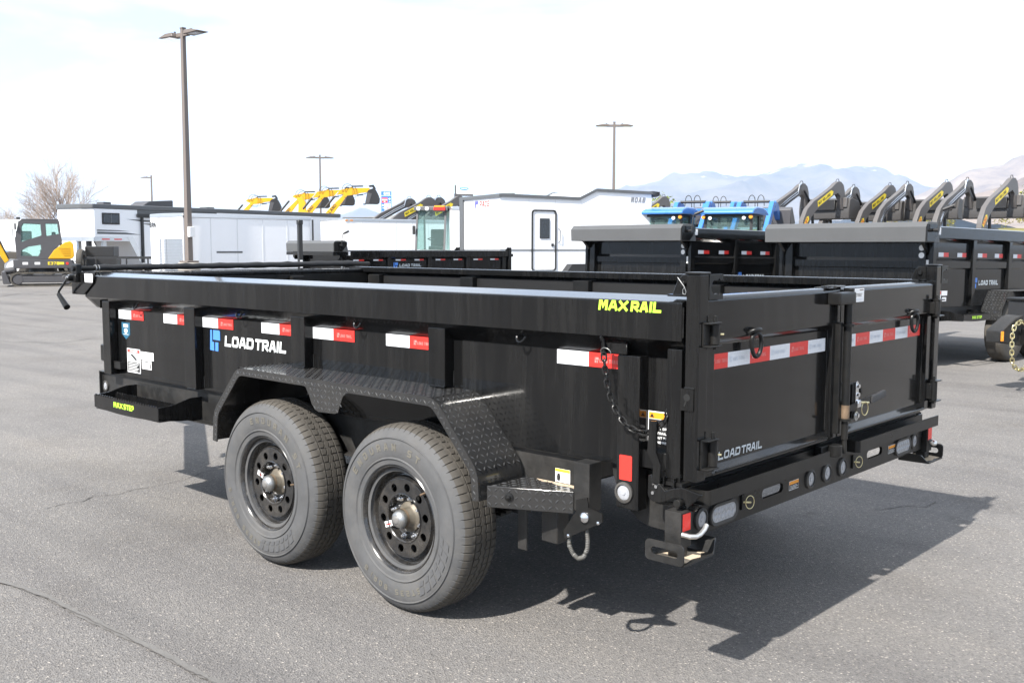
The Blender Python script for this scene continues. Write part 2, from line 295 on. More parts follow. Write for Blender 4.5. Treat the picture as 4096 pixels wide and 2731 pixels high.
# ------------------------------------------------------------------ the lot: axes along and across the row of vehicles
CX, CY = -3.0687, 2.6643
def lot(lat, dep): return (CX + dep * .6734 - lat * .7393, CY - dep * .7393 - lat * .6734)
def to_lot(x, y): dx, dy = x - CX, y - CY; return (-dx * .7393 - dy * .6734, dx * .6734 - dy * .7393)
def sm(a, b, x): t = max(0., min(1., (x - a) / (b - a))); return t * t * (3 - 2 * t)
def gz(x, y):      # the asphalt climbs a little towards the back right of the lot
    return 0.
def asphalt():
    m = bpy.data.materials.new('asphalt'); m.use_nodes = True; t = m.node_tree; b = t.nodes['Principled BSDF']; N = t.nodes.new; L = t.links.new
    tc = N('ShaderNodeTexCoord')
    def noise(s, d, r=.6): n = N('ShaderNodeTexNoise'); n.inputs['Scale'].default_value = s; n.inputs['Detail'].default_value = d; n.inputs['Roughness'].default_value = r; L(tc.outputs['Object'], n.inputs[0]); return n.outputs[0]
    def ramp(i, *st):
        r = N('ShaderNodeValToRGB'); e = r.color_ramp.elements
        while len(e) < len(st): e.new(.5)
        for k, (p, c) in enumerate(st): e[k].position = p; e[k].color = (*c, 1)
        L(i, r.inputs[0]); return r.outputs[0]
    def mix(f, a, bb, mode='MIX'):
        x = N('ShaderNodeMix'); x.data_type = 'RGBA'; x.blend_type = mode
        for k, val in (('Factor', f), ('A', a), ('B', bb)):
            if hasattr(val, 'node'): L(val, x.inputs[k])
            else: x.inputs[k].default_value = val if k == 'Factor' else (*val, 1)
        return x.outputs['Result']
    base = ramp(noise(.35, 6, .65), (.32, (.160, .153, .149)), (.55, (.188, .180, .173)), (.75, (.210, .199, .188)))
    vo = N('ShaderNodeTexVoronoi'); vo.inputs['Scale'].default_value = 150; L(tc.outputs['Object'], vo.inputs[0])
    chips = ramp(vo.outputs['Color'], (.0, (.62, .62, .63)), (.45, (.95, .95, .95)), (.82, (1.04, 1.03, 1.01)), (.97, (2.3, 2.2, 2.05)))
    c = mix(1., base, chips, 'MULTIPLY')
    gap = ramp(vo.outputs['Distance'], (.0, (1, 1, 1)), (.6, (1, 1, 1)), (.95, (.8, .8, .8)))
    c = mix(1., c, gap, 'MULTIPLY')
    fine = ramp(noise(46, 3, .7), (.3, (.80, .80, .80)), (.7, (1.2, 1.2, 1.2))); c = mix(.8, c, fine, 'MULTIPLY')
    v3 = N('ShaderNodeTexVoronoi'); v3.inputs['Scale'].default_value = 17; v3.inputs['Randomness'].default_value = 1; L(tc.outputs['Object'], v3.inputs[0])
    peb = ramp(v3.outputs['Distance'], (.0, (1, 1, 1)), (.045, (1, 1, 1)), (.065, (0, 0, 0))); c = mix(peb, c, (.30, .28, .255))
    st = ramp(noise(.9, 8, .7), (.50, (1, 1, 1)), (.60, (.9, .89, .88)), (.78, (.76, .75, .74))); c = mix(.8, c, st, 'MULTIPLY')
    mp = N('ShaderNodeMapping'); mp.inputs['Rotation'].default_value = (0, 0, .62); mp.inputs['Scale'].default_value = (.16, 2.1, 1); L(tc.outputs['Object'], mp.inputs[0]); ns = N('ShaderNodeTexNoise'); ns.inputs['Scale'].default_value = 1.1; ns.inputs['Detail'].default_value = 6; L(mp.outputs[0], ns.inputs[0])
    c = mix(.75, c, ramp(ns.outputs[0], (.38, (.84, .84, .85)), (.5, (1, 1, 1)), (.66, (1.08, 1.07, 1.05))), 'MULTIPLY')
    v4 = N('ShaderNodeTexVoronoi'); v4.inputs['Scale'].default_value = .8; L(tc.outputs['Object'], v4.inputs[0]); dn = N('ShaderNodeMath'); dn.operation = 'ADD'; L(v4.outputs['Distance'], dn.inputs[0]); L(noise(7, 4, .6), dn.inputs[1])
    c = mix(.55, c, ramp(dn.outputs[0], (.44, (.62, .61, .60)), (.56, (1, 1, 1))), 'MULTIPLY')
    L(c, b.inputs['Base Color']); b.inputs['Roughness'].default_value = .82; b.inputs['Specular IOR Level'].default_value = .3
    n2 = noise(130, 4, .7); bp = N('ShaderNodeBump'); bp.inputs['Strength'].default_value = .8; bp.inputs['Distance'].default_value = .005; ad = N('ShaderNodeMath'); ad.operation = 'ADD'; L(n2, ad.inputs[0]); L(vo.outputs['Distance'], ad.inputs[1]); L(ad.outputs[0], bp.inputs['Height']); L(bp.outputs[0], b.inputs['Normal'])
    return m
ASPH = asphalt()
def axis_lines(): 
    a = [i * 1.0 for i in range(-24, 25)]; s = 2.; x = 24.
    while x < 11000: x += s; s *= 1.45; a += [x, -x]
    return sorted(a)
xs = axis_lines(); ys = axis_lines(); gv = []; gf = []
for iy, y in enumerate(ys):
    for ix, x in enumerate(xs): gv.append((x, y, gz(x, y)))
nx = len(xs)
for iy in range(len(ys) - 1):
    for ix in range(nx - 1): gf.append((iy * nx + ix, iy * nx + ix + 1, (iy + 1) * nx + ix + 1, (iy + 1) * nx + ix))
me = bpy.data.meshes.new('ground'); me.from_pydata(gv, [], gf); me.materials.append(ASPH); me.polygons.foreach_set('use_smooth', [True] * len(gf)); struct(link('ground', me))
SEAL = P('crack_filler', (.135, .130, .124), .8, var=.35, scale=30, bump=.5, bscale=150)
CRK = P('open_crack', (.075, .07, .066), .9, var=.3, scale=40)
def crack(pts, w, mat, z, name='crack', jit=.35, sub=9):
    rnd = random.Random(len(pts) * 7 + int(w * 1e4)); q = []
    for i in range(len(pts) - 1):
        a, b = Vector(pts[i]), Vector(pts[i + 1])
        for k in range(sub): q.append(a.lerp(b, k / sub))
    q.append(Vector(pts[-1])); B = MB(); L = []; ph = 0.; amp = .006
    for i, p in enumerate(q):
        d = (q[min(i + 1, len(q) - 1)] - q[max(i - 1, 0)]).normalized(); n = Vector((-d.y, d.x)); ph = (ph + rnd.uniform(-1, 1)) * .8; j = n * ph * amp
        ww = w * (1 + rnd.uniform(-jit, jit)) * (.3 if i in (0, len(q) - 1) else 1); a = p + j + n * ww / 2; b = p + j - n * ww / 2
        L += [(a.x, a.y, gz(a.x, a.y) + z), (b.x, b.y, gz(b.x, b.y) + z)]
    B.add(L, [(2 * i, 2 * i + 1, 2 * i + 3, 2 * i + 2) for i in range(len(q) - 1)]); return struct(B.build(name, mat))
crack([(1.9, .95), (1.608, .936), (1.25, .876), (.827, .867), (.392, .857), (.079, .861), (-.182, .835), (-.6, .80)], .030, SEAL, .004, 'sealed_crack', .3, 12)
crack([(1.6, .950), (1.25, .892), (.827, .880), (.392, .872), (.079, .874), (-.182, .850)], .004, CRK, .0065, 'crack', .8, 14)
crack([(2.721, .259), (2.765, .137), (2.732, .039), (2.81, -.062), (2.748, -.19), (2.801, -.326), (2.776, -.425), (2.813, -.65), (2.918, -.864), (2.91, -1.003)], .006, CRK, .004, 'crack', .6, 6)
crack([(-.759, -2.946), (-.808, -3.006), (-.858, -3.16), (-.964, -3.219), (-.96, -3.381)], .006, CRK, .004, 'crack', .6, 6)
crack([(28.119, -9.231), (29.563, -10.452), (28.017, -10.617), (28.991, -11.738)], .05, CRK, .006, 'crack', .6, 8)
crack([(13.426, -3.597), (13.127, -3.881), (12.518, -4.124), (13.096, -4.985)], .02, SEAL, .004, 'sealed_crack', .5, 8)

# ------------------------------------------------------------------ the dump trailer in front
YC = -1.235
T = thing('dump_trailer', 'large black open dump trailer with twin rear gates in the foreground', 'trailer', (.46, YC, 0)); OFF[T.name] = Vector((.46, YC, 0))
def my(y): return 2 * YC - y
def both(fn, name, mats, bevel=0., seg=1, parent=T):      # a part on the near side and its mirror on the far side
    B = MB(); fn(B); a = B.build(name, mats, parent, bevel, seg)
    B = MB(); fn(B); B.mirror_y(YC); b = B.build(name, mats, parent, bevel, seg); return a, b
# -- bed
both(lambda B: B.box((-1.236, -.240, .745), (2.868, -.233, 1.12)), 'side_panel', [BLK])
both(lambda B: B.box((-1.2, -.247, .76), (2.838, -.2415, 1.295)), 'liner_panel', LINER)
MB().box((2.843, -.249, .73), (2.866, my(-.249), 1.30)).build('front_wall', [BLK2], T)
MB().box((-1.235, -.25, .745), (2.84, my(-.25), .757)).build('bed_floor', LINER, T)
both(lambda B: B.box((-1.237, -.262, .727), (2.868, -.2305, .7448)), 'bed_bottom_edge', BLK)
def arc(cy, cz, r, a0, a1, n=5): return [(cy + r * math.cos(R_(a0 + (a1 - a0) * i / n)), cz + r * math.sin(R_(a0 + (a1 - a0) * i / n))) for i in range(n + 1)]
rail_sec = [(-.1605, 1.189), (-.1605, 1.310), (-.1618, 1.3155), (-.1665, 1.3185), (-.262, 1.334), (-.270, 1.3325), (-.274, 1.327), (-.274, 1.297), (-.2485, 1.293), (-.2325, 1.1205)]
MB().prism(rail_sec, 'x', -1.248, 3.03).build('top_rail', BLK, T)
MB().prism([(my(y), z + (.012 if z > 1.25 else 0)) for y, z in rail_sec], 'x', -1.248, 3.03).build('top_rail', BLK, T)
both(lambda B: B.prism([(3.028, 1.188), (2.87, 1.188), (2.87, 1.125)], 'y', -.232, -.175), 'rail_gusset', BLK)
front_sec = [(2.862, 1.298), (2.862, 1.318)] + [(2.868, 1.334), (2.93, 1.334), (2.936, 1.328), (2.936, 1.2), (2.87, 1.2)]
MB().prism([(x, z) for x, z in front_sec], 'y', -.276, my(-.276)).build('front_top_rail', BLK, T, .003)
for x0, x1 in ((2.863, 2.771), (1.921, 1.813), (.947, .84), (-.009, -.108)):
    zb = .73 if x0 > 1.5 else (.73 if x0 > 1.2 else .926)
    both(lambda B: B.box((x0, -.2325, zb), (x1, -.181, 1.168)), 'side_stake', BLK, .004, 2)
for x0 in (2.66, 1.70, .72, -.19):
    both(lambda B: B.box((x0, -.249, .757), (x0 + .12, -.292, 1.292)), 'inner_stake', BLK2, .006, 2)
for y in (-.9, -1.57): MB().box((2.838, y - .05, .757), (2.80, y + .05, 1.29)).build('inner_stake', BLK2, T, .006, 2)
both(lambda B: B.box((-1.18, -.2325, .69), (-1.238, -.181, 1.16)), 'rear_stake', BLK, .004, 2)
# -- tie hooks under the rail
for x in (2.476, 1.403, .462, -.513):
    B = MB(); B.tube([(x + .022 * math.cos(t), -.196 + .01 * math.sin(t), 1.150 - .026 * math.sin(t) + .014) for t in [math.pi * 1.15 * i / 10 - .4 for i in range(11)]], .0055, 8); B.build('tie_hook', BLK, T)
# -- conspicuity tape on the side (white + red with small print)
def side_tape(x0, xm, x1, y=-.2315, z0=1.066, z1=1.119):
    o = (x0, y, z0); h = z1 - z0
    w = flat('white_tape', T, WHT_T, [rc(0, 0, x0 - xm, h)], o, SU, SV)
    r = flat('red_tape', T, RED_T, [rc(x0 - xm, 0, x0 - x1, h)], o, SU, SV)
    if x0 - x1 > .26:
        B = MB(); logo(B, .02, (xm - .028, y, z0 + .016), SU, SV, .0018); text_fit(B, 'LOAD TRAIL', .085, .013, (xm - .05, y, z0 + .018), SU, SV, lift=.0018); B.build('tape_print', PINK, r)
        B = MB(); logo(B, .02, (x0 - .03, y, z0 + .016), SU, SV, .0018); text_fit(B, 'LOAD TRAIL', .085, .013, (x0 - .052, y, z0 + .018), SU, SV, lift=.0018); B.build('tape_print', PALE, w)
for a in ((2.752, 2.60, 2.453), (2.225, 2.077, 1.925), (1.813, 1.662, 1.517), (1.263, 1.11, .955), (.839, .684, .53), (.313, .16, .005), (-.66, -.809, -.965)): side_tape(*a)
# -- logo and lettering on the side
B = MB(); logo(B, .11, (1.745, -.2325, .945), SU, SV); B.build('logo_mark', BLUE, T)
B = MB(); text_fit(B, 'LOAD', .262, .056, (1.603, -.2325, .976), SU, SV, t=.25, shear=.12, gap=.14); text_fit(B, 'TRAIL', .265, .056, (1.325, -.2325, .976), SU, SV, t=.25, shear=.12, gap=.14); B.build('lettering', WLET, T)
B = MB(); text_fit(B, 'MAX', .125, .036, (-.905, -.1605, 1.279), SU, SV, t=.27, shear=.12, gap=.12); text_fit(B, 'RAIL', .125, .036, (-1.042, -.1605, 1.279), SU, SV, t=.27, shear=.12, gap=.12); B.build('lettering', LIME, T)
# -- stickers
def sticker(parts, o, u, v, parent=T):
    first = None
    for k, (m, polys) in enumerate(parts):
        ob = flat('sticker' if first is None else 'sticker_print', first or parent, m, polys, o, u, v, .0012 + .0006 * k); first = first or ob
    return first
sticker([(STKB, [[(0, .03), (.05, .0), (.10, .03), (.10, .10), (0, .10)]]), (STKW, [rc(.022, .072, .078, .09), [(.03, .045), (.05, .033), (.07, .045), (.07, .058), (.05, .066), (.03, .058)], rc(.018, .028, .082, .031)])], (2.722, -.233, .945), SU, SV)
s = sticker([(STKW, [rc(0, 0, .158, .142)]), (STKR, [rc(.006, .118, .152, .137)]), (STKK, [rc(.008, .006, .15, .062)] + [[(.04, .105), (.06, .112), (.12, .082), (.105, .072)]]), (STKW, [rc(.016, .052 - i * .009, .142 - (i % 3) * .012, .0555 - i * .009) for i in range(6)])], (2.666, -.233, .752), SU, SV)
B = MB(); text_fit(B, 'DANGER', .09, .012, (2.628, -.233, .8735), SU, SV, t=.24, lift=.0028); B.build('sticker_print', STKW, s)
sticker([(STKW, [rc(0, 0, .15, .047)]), (PALE, [rc(.006, .008 + i * .009, .144, .010 + i * .009) for i in range(4)])], (2.503, -.233, .838), SU, SV)
sticker([(STKW, [rc(0, 0, .112, .05)]), (STKK, [rc(.035, .041, .085, .046), rc(.092, .008, .104, .034)] + [rc(.012, .008 + i * .008, .08, .0095 + i * .008) for i in range(4)])], (2.492, -.233, .784), SU, SV)
# document tray below the first stake
B = MB(); B.box((2.767, -.2325, .763), (2.68, -.196, .768)); B.box((2.767, -.199, .763), (2.68, -.196, .812)); B.box((2.683, -.2325, .763), (2.68, -.196, .812)); B.box((2.767, -.2325, .763), (2.764, -.196, .812))
for i in range(6): B.box((2.6805, -.228 + i * .005, .772), (2.6785, -.2258 + i * .005, .806))
B.build('document_tray', BLK2, T)
# -- main frame
def channel(B, x0, x1):
    B.box((x0, -.262, .545), (x1, -.256, .7265)); B.box((x0, -.262, .545), (x1, -.205, .551)); B.box((x0, -.262, .7205), (x1, -.235, .7265))
both(lambda B: channel(B, -.80, 3.045), 'frame_rail', FRM, .0015)
both(lambda B: B.box((3.045, -.262, .575), (3.037, -.235, .7265)), 'frame_end_plate', FRM, .0015)
for x in (2.9, 2.3, 1.75, -.6): MB().box((x, -.27, .56), (x + .06, my(-.27), .70)).build('cross_member', FRM, T)
for x in (0, .9237):
    MB().cyl((x, -.23, .37), (x, my(-.23), .37), .042, 14).build('axle', FRM, T)
    both(lambda B: [B.box((x - .33 + .03 * abs(i), -.31, .415 - .0135 * i), (x + .33 - .06 * i, -.37, .427 - .0135 * i)) for i in range(4)], 'leaf_spring', FRM)
both(lambda B: B.box((.40, -.31, .40), (.52, -.36, .56)), 'spring_hanger', FRM)
both(lambda B: B.box((-.36, -.31, .43), (-.42, -.36, .56)), 'spring_hanger', FRM)
both(lambda B: B.box((-.50, -.19, .335), (-.545, -.20, .535)), 'step_hanger', FRM, .002)
both(lambda B: B.box((-.62, -.26, .39), (-.70, -.19, .53)), 'spring_box', FRM, .004)
def tongue(B):
    B.hexa([(3.03, -.32, .56), (4.55, -1.19, .56), (4.55, -1.12, .56), (3.03, -.25, .56)], [(3.03, -.32, .70), (4.55, -1.19, .70), (4.55, -1.12, .70), (3.03, -.25, .70)])
both(tongue, 'tongue_beam', FRM, .003)
MB().box((4.5, -1.30, .56), (4.98, -1.17, .70)).build('coupler', BLK2, T, .01)
B = MB(); B.cyl((2.75, YC, .30), (2.75, YC, .70), .05, 16); B.cyl((2.75, YC, .0), (2.75, YC, .35), .036, 14); B.box((2.65, YC - .1, 0), (2.85, YC + .1, .015)); B.box((2.68, -.3, .64), (2.82, my(-.3), .70)); B.build('jack_post', BLK2, T)
# front marker light
def lamp_round(x, z, y=-.2555, r=.03):
    B = MB(); B.lathe([(r * 1.28, -.001), (r * 1.28, .007), (r * .98, .010), (r * .92, .004)], (x, y, z), 'y', 24); g = B.build('marker_light', RINGD, T)
    MB().lathe([(.0001, .008), (r * .3, .008), (r * .34, .0055), (r * .8, .006), (r * .97, .003)], (x, y, z), 'y', 24).build('lens', LENS, g); return g
lamp_round(2.995, .634, r=.026)
# -- serrated step
def serr(x0, x1, z0, z1, n, td):
    w = (x0 - x1) / n; top = []
    for i in range(n): a = x0 - i * w; top += [(a, z1 - td), (a - w * .25, z1), (a - w * .6, z1), (a - w * .85, z1 - td)]
    return [(x0 + (x1 - x0) * i / 8, z0 - .012 * math.sin(math.pi * i / 8)) for i in range(8, -1, -1)] + top + [(x1, z1 - td)]
S = MB().prism(serr(2.606, 1.888, .575, .652, 26, .011), 'y', -.003, .003).build('step_face', BLK, T)
B = MB(); text_fit(B, 'MAX', .105, .031, (2.376, .0031, .597), SU, SV, t=.26, gap=.12); text_fit(B, 'STEP', .115, .031, (2.26, .0031, .597), SU, SV, t=.26, gap=.12); B.build('lettering', LIME, S)
MB().prism(serr(2.63, 1.92, .60, .648, 26, .011), 'y', -.128, -.122).build('step_tread', BLK, T)
prof = [(.003, .575), (.003, .645), (-.05, .648), (-.10, .655), (-.15, .670), (-.19, .679), (-.255, .679), (-.255, .555), (-.12, .560)]
for x in (2.606, 1.882): MB().prism(prof, 'x', x, x + .006).build('step_end', BLK, T, .001)
MB().box((2.606, -.25, .566), (1.888, -.003, .571)).build('step_pan', BLK2, T)
# -- fenders with tread-plate marks
fp = [(1.336, .548), (1.322, .694), (1.108, .926), (-.25, .921), (-.483, .668), (-.489, .556)]
def rounded(pts, r=.045, n=4):
    out = [pts[0]]
    for i in range(1, len(pts) - 1):
        p, a, b = Vector(pts[i]), Vector(pts[i - 1]), Vector(pts[i + 1]); d1 = (a - p).normalized(); d2 = (b - p).normalized(); q1 = p + d1 * r; q2 = p + d2 * r
        for k in range(n + 1): t = k / n; w = q1.lerp(p, t).lerp(p.lerp(q2, t), t); out.append((w.x, w.y))
    return out + [pts[-1]]
def offset_in(pts, d, c=(.42, .3)):
    out = []
    for i, p in enumerate(pts):
        a = Vector(pts[max(0, i - 1)]); b = Vector(pts[min(len(pts) - 1, i + 1)]); t = (b - a).normalized(); n = Vector((-t.y, t.x)); 
        if n.dot(Vector(c) - Vector(p)) < 0: n = -n
        out.append((p[0] + n.x * d, p[1] + n.y * d))
    return out
fpr = rounded(fp); YF = .012
def fender(B):
    ins = offset_in(fpr, .004); n = len(fpr)
    B.prism(fpr + ins[::-1], 'y', -.231, YF)
    sk = offset_in(fpr, .036); B.prism(offset_in(fpr, .0005) + sk[::-1], 'y', YF - .004, YF + .002)
fa, fb = both(fender, 'fender', PLATE)
td = [(.60, .892), (.57, .884), (.545, .85), (.528, .815), (.505, .792), (.48, .784), (.365, .788), (.345, .796), (.33, .83), (.31, .868), (.285, .884), (.255, .89)]
both(lambda B: B.prism(td, 'y', YF - .003, YF + .0012), 'fender_teardrop', PLATE)
def tread_marks(B):
    for i in (2, 3, 1):
        a, b = Vector(fp[i]), Vector(fp[i + 1]); d = b - a; lozenges(B, (a.x, -.228, a.y), (0, 1, 0), (d.x, 0, d.y), .236, d.length, H=.0013 if i == 2 else .0022)
    for i in range(5):
        a, b = Vector(fp[i]), Vector(fp[i + 1]); d = (b - a); n = Vector((-d.y, d.x)).normalized(); n = n if n.dot(Vector((.42, .3)) - a) > 0 else -n
        q = a + n * .034; lozenges(B, (q.x, YF + .002, q.y), (d.x, 0, d.y), (-n.x, 0, -n.y), d.length, .034, .024, .021, .007, .0014)
    lozenges(B, (.57, YF + .0012, .788), (-1, 0, 0), (0, 0, 1), .29, .10, .026, H=.0013, keep=lambda x, y: abs(x - .145) < .085 + y * .5)
for o in both(tread_marks, 'tread_marks', TMRK): o['kind'] = 'stuff'
# -- wheels
Wh = bpy.data.objects.new('wheel', None); COL.objects.link(Wh); Wh.parent = T; Wh.location = Vector((0, 0, .391)) - OFF[T.name]; Wh.empty_display_size = .1
side = [(.2165, -.030), (.220, -.018), (.228, -.010), (.246, -.007), (.2505, -.0015), (.253, -.0015), (.257, -.0062), (.275, -.001), (.300, .0), (.322, -.002), (.333, -.0055), (.3355, -.0012), (.338, -.0012), (.341, -.0075), (.352, -.0125), (.364, -.021)]
sh = [(.374, -.030), (.3825, -.042), (.3868, -.054), (.3880, -.064)]
tr = []
def groove(yc, w=.0075, dp=.0085): return [(.389, yc + w / 2), (.389 - dp, yc + w / 2 - .001), (.389 - dp, yc - w / 2 + .001), (.389, yc - w / 2)]
gy = [-.075, -.104, -.131, -.160]
tr = [p for y in gy for p in groove(y)]
def mirp(l): return [(r, -.235 - y) for r, y in l[::-1]]
prof = side + sh + tr + mirp(sh) + mirp(side) + [(.195, -.20), (.195, -.035)]
ns, nsh, ntr = len(side), len(sh), len(tr)
def tyre_fn(i, j, r, h):
    k = i - ns
    if 0 <= k < nsh or ns + nsh + ntr <= i < ns + 2 * nsh + ntr:
        if j % 5 in (1, 2): r -= .0050 if k != nsh - 1 else .002
    elif nsh <= k < nsh + ntr:
        g = (k - nsh) // 4; e = (k - nsh) % 4
        if g in (1, 2): h += .0035 * (1 if (j % 5) in (0, 1, 2) else -1)
        if e in ((0,) if g % 2 else (3,)) and j % 5 in (1, 2): r -= .004
    return r, h
NB = 72; tang = [2 * math.pi * (b + o) / NB for b in range(NB) for o in (0, .05, .13, .18, .6)]
B = MB(); B.lathe(prof, (0, 0, 0), 'y', NB * 5, True, tyre_fn, tang)
tm = B.mesh('tyre', [RUB, RUBT], ang=32)
rr = [math.hypot(p.center.x, p.center.z) for p in tm.polygons]; tm.polygons.foreach_set('material_index', [1 if q > .371 else 0 for q in rr])
ty = link('tyre', tm, Wh)
def ring_text(B, txt, r, h, t0, dt, y=.0008, w=None):
    for i, c in enumerate(txt):
        t = R_(t0 + dt * i); u = Vector((-math.cos(t), 0, -math.sin(t))); v = Vector((-math.sin(t), 0, math.cos(t)))
        if c != ' ': text_mesh(B, c, h, Vector((-math.sin(t), y, math.cos(t))) * 1 * Vector((r, 1, r)) if False else Vector((-math.sin(t) * r, y, math.cos(t) * r)), u, v, w or h * .8, h * .22, lift=0)
B = MB(); ring_text(B, 'ENDURAN ST', .285, .03, -58, 9.2, .0012); ring_text(B, 'ST235 80R16', .285, .024, 150, 6.6, .0012); B.build('sidewall_lettering', P('worn_sidewall_letters', (.125, .116, .095), .75, var=.3, scale=30), Wh)['kind'] = 'stuff'
B = MB()
for k in range(7):
    for r0, r1 in ((.268, .286), (.291, .318)):
        t0 = R_(92 + k * 8.2 + (r0 - .268) * 120); t1 = t0 + R_(5.6); B.add([(-math.sin(a) * r, .0013, math.cos(a) * r) for a, r in ((t0, r0), (t0 + R_(2.5), r1), (t1 + R_(2.5), r1), (t1, r0))], [(0, 1, 2, 3)])
B.build('sidewall_blocks', P('smooth_sidewall', (.083, .084, .087), .5, var=.2, scale=30), Wh)['kind'] = 'stuff'
B = MB(); B.lathe([(.2185, -.030), (.2225, -.017), (.2185, -.0135), (.213, -.018), (.208, -.028), (.206, -.040), (.200, -.046), (.193, -.052), (.190, -.064), (.184, -.070), (.176, -.068), (.170, -.060), (.1655, -.052), (.1635, -.0475), (.162, -.047), (.161, -.0485), (.160, -.10), (.190, -.16), (.196, -.2)], (0, 0, 0), 'y', 64); B.build('rim', RIMM, Wh)
hl = [circ(.130 * math.cos(R_(a)), .130 * math.sin(R_(a)), .0172, 16) for a in range(9, 369, 36)]
plate(circ(0, 0, .1625, 56), hl + [circ(0, 0, .100, 32)], .005, 'rim_disc', RIMM, Wh, (0, -.054, 0), (-1, 0, 0), (0, 0, 1))
MB().lathe([(.0001, -.105), (.159, -.105)], (0, 0, 0), 'y', 40).build('brake_drum', DARK, Wh)
MB().lathe([(.1035, -.0492), (.1035, -.0455), (.1, -.0448), (.096, -.049), (.0945, -.072), (.091, -.081), (.084, -.0845), (.06, -.085), (.0585, -.10)], (0, 0, 0), 'y', 40).build('rim_centre', RIMM, Wh)
MB().lathe([(.062, -.10), (.062, -.078), (.054, -.072), (.047, -.066), (.043, -.05), (.040, -.044), (.0395, -.03)], (0, 0, 0), 'y', 32).build('hub', P('dusty_black_hub', (.12, .105, .08), .42, .4, var=.6, scale=30, dust=.6), Wh)
MB().lathe([(.0392, -.036), (.0385, -.026), (.034, -.014), (.026, -.006), (.019, -.004)], (0, 0, 0), 'y', 32).build('hub_cap', STEEL, Wh)
MB().lathe([(.0188, -.0045), (.016, -.001), (.008, .001), (.0001, .0015)], (0, 0, 0), 'y', 20).build('hub_plug', P('grey_hub_plug', (.16, .155, .15), .5, var=.3, scale=80), Wh)
MB().lathe([(.0405, -.047), (.0408, -.037)], (0, 0, 0), 'y', 32).build('hub_rust_band', RUST, Wh)
B = MB(); B.cyl((0, -.086, 0), (0, -.069, 0), .0128, 6); B.cyl((0, -.069, 0), (0, -.060, 0), .0088, 12); B.cyl((0, -.060, 0), (0, -.053, 0), .0062, 10); lm = B.mesh('lug_nut', CHR, .001)
for k in range(8):
    a = R_(k * 45 + 14); o = link('lug_nut', lm, Wh); o.location = (.0825 * math.cos(a), 0, .0825 * math.sin(a))
B = MB(); B.cyl((-.135, -.064, .131), (-.122, -.028, .119), .0045, 8); B.build('valve_stem', RUST, Wh)
M_ = flat('rim_sticker', Wh, STKW, [rc(-.0, -.0, .046, .024)], (.112, -.0488, -.060), (-.94, 0, .34), (.34, 0, .94), .0012)
flat('sticker_print', M_, STKR, [rc(.006, .007, .04, .013)], (.112, -.0488, -.060), (-.94, 0, .34), (.34, 0, .94), .002)
def place_wheel(loc, rz, spin):
    w = Wh.copy(); COL.objects.link(w); w.parent = T; w.location = Vector(loc) - OFF[T.name]; w.rotation_euler = (0, spin, rz) 
    for ch in Wh.children:
        c = ch.copy(); COL.objects.link(c); c.parent = w
        for g in ch.children: d = g.copy(); COL.objects.link(d); d.parent = c
    return w
place_wheel((.9237, 0, .391), 0, R_(-38)); place_wheel((0, my(0), .391), math.pi, R_(50)); place_wheel((.9237, my(0), .391), math.pi, R_(120))
# -- rear step behind the fender
q = [(-.505, -.012), (-.803, -.155), (-.803, -.232), (-.505, -.232)]
both(lambda B: B.prism([q[0], q[1], (-.803, -.16), (-.505, -.018)], 'z', .533, .614), 'corner_step_face', PLATE, .002)
both(lambda B: B.prism([(-.505, -.018), (-.803, -.16), (-.803, -.235), (-.505, -.235)], 'z', .606, .612), 'corner_step_top', PLATE)
both(lambda B: B.prism([(-.56, -.233), (-.60, -.215), (-.64, -.222), (-.69, -.205), (-.74, -.212), (-.79, -.198), (-.79, -.234)], 'z', .6121, .6135), 'step_mud', TAN)
def cs_marks(B):
    a = Vector((-.505, -.012, .535)); d = Vector((-.298, -.143, 0)); lozenges(B, a, d, (0, 0, 1), d.length, .078, .026)
    lozenges(B, (-.79, -.235, .612), (1, 0, 0), (0, 1, 0), .28, .2, .026, keep=lambda x, y: y < .07 + x * .48)
for o in both(cs_marks, 'tread_marks', TMRK): o['kind'] = 'stuff'
B = MB(); B.lathe([(.016, 0), (.016, .004), (.009, .006), (.006, .012), (.0001, .014)], (0, 0, 0), 'y', 16); B.xf(Matrix.Translation((-.585, -.048, .577)) @ Matrix.Rotation(R_(25.6), 4, 'Z')); B.build('step_bolt', BLK2, T)
sticker([(STKW, [rc(0, 0, .072, .052)]), (YEL_S, [rc(.001, .040, .071, .051)]), (STKK, [[(.010, .006), (.022, .006), (.026, .02), (.022, .034), (.012, .034), (.008, .02)]] + [rc(.034, .009 + i * .008, .066 - i * .006, .0105 + i * .008) for i in range(4)])], (-.635, -.2555, .610), SU, SV)
both(lambda B: B.box((-.80, -.16, .545), (-.872, -.232, .7255)), 'bracket_post', FRM, .004, 2)
# -- plate with the chrome bolt and the coiled hose
plate([(.845 - .845, .600), (.05, .615), (.056, .58), (.118, .57), (.118, .538), (-.05, .447), (-.058, .475), (.0, .558)], [], .006, 'bolt_plate', BLK2, T, (-.845, -.124, 0), SU, SV)
MB().lathe([(.020, 0), (.0205, .004), (.017, .011), (.009, .0155), (.0001, .017)], (-.886, -.118, .543), 'y', 24).build('chrome_bolt', CHR, T)
for x, z in ((-.812, .462), (-.946, .533)): MB().lathe([(.0065, 0), (.006, .003), (.0001, .005)], (x, -.118, z), 'y', 12).build('rivet', CHR, T)
path = [Vector((-.803, -.135, .455)), Vector((-.805, -.13, .425)), Vector((-.825, -.127, .397)), Vector((-.852, -.125, .384)), Vector((-.876, -.127, .395)), Vector((-.889, -.13, .425)), Vector((-.887, -.135, .46)), Vector((-.876, -.14, .50))]
fine = []
for i in range(len(path) - 1):
    for k in range(12): fine.append(path[i].lerp(path[i + 1], k / 12))
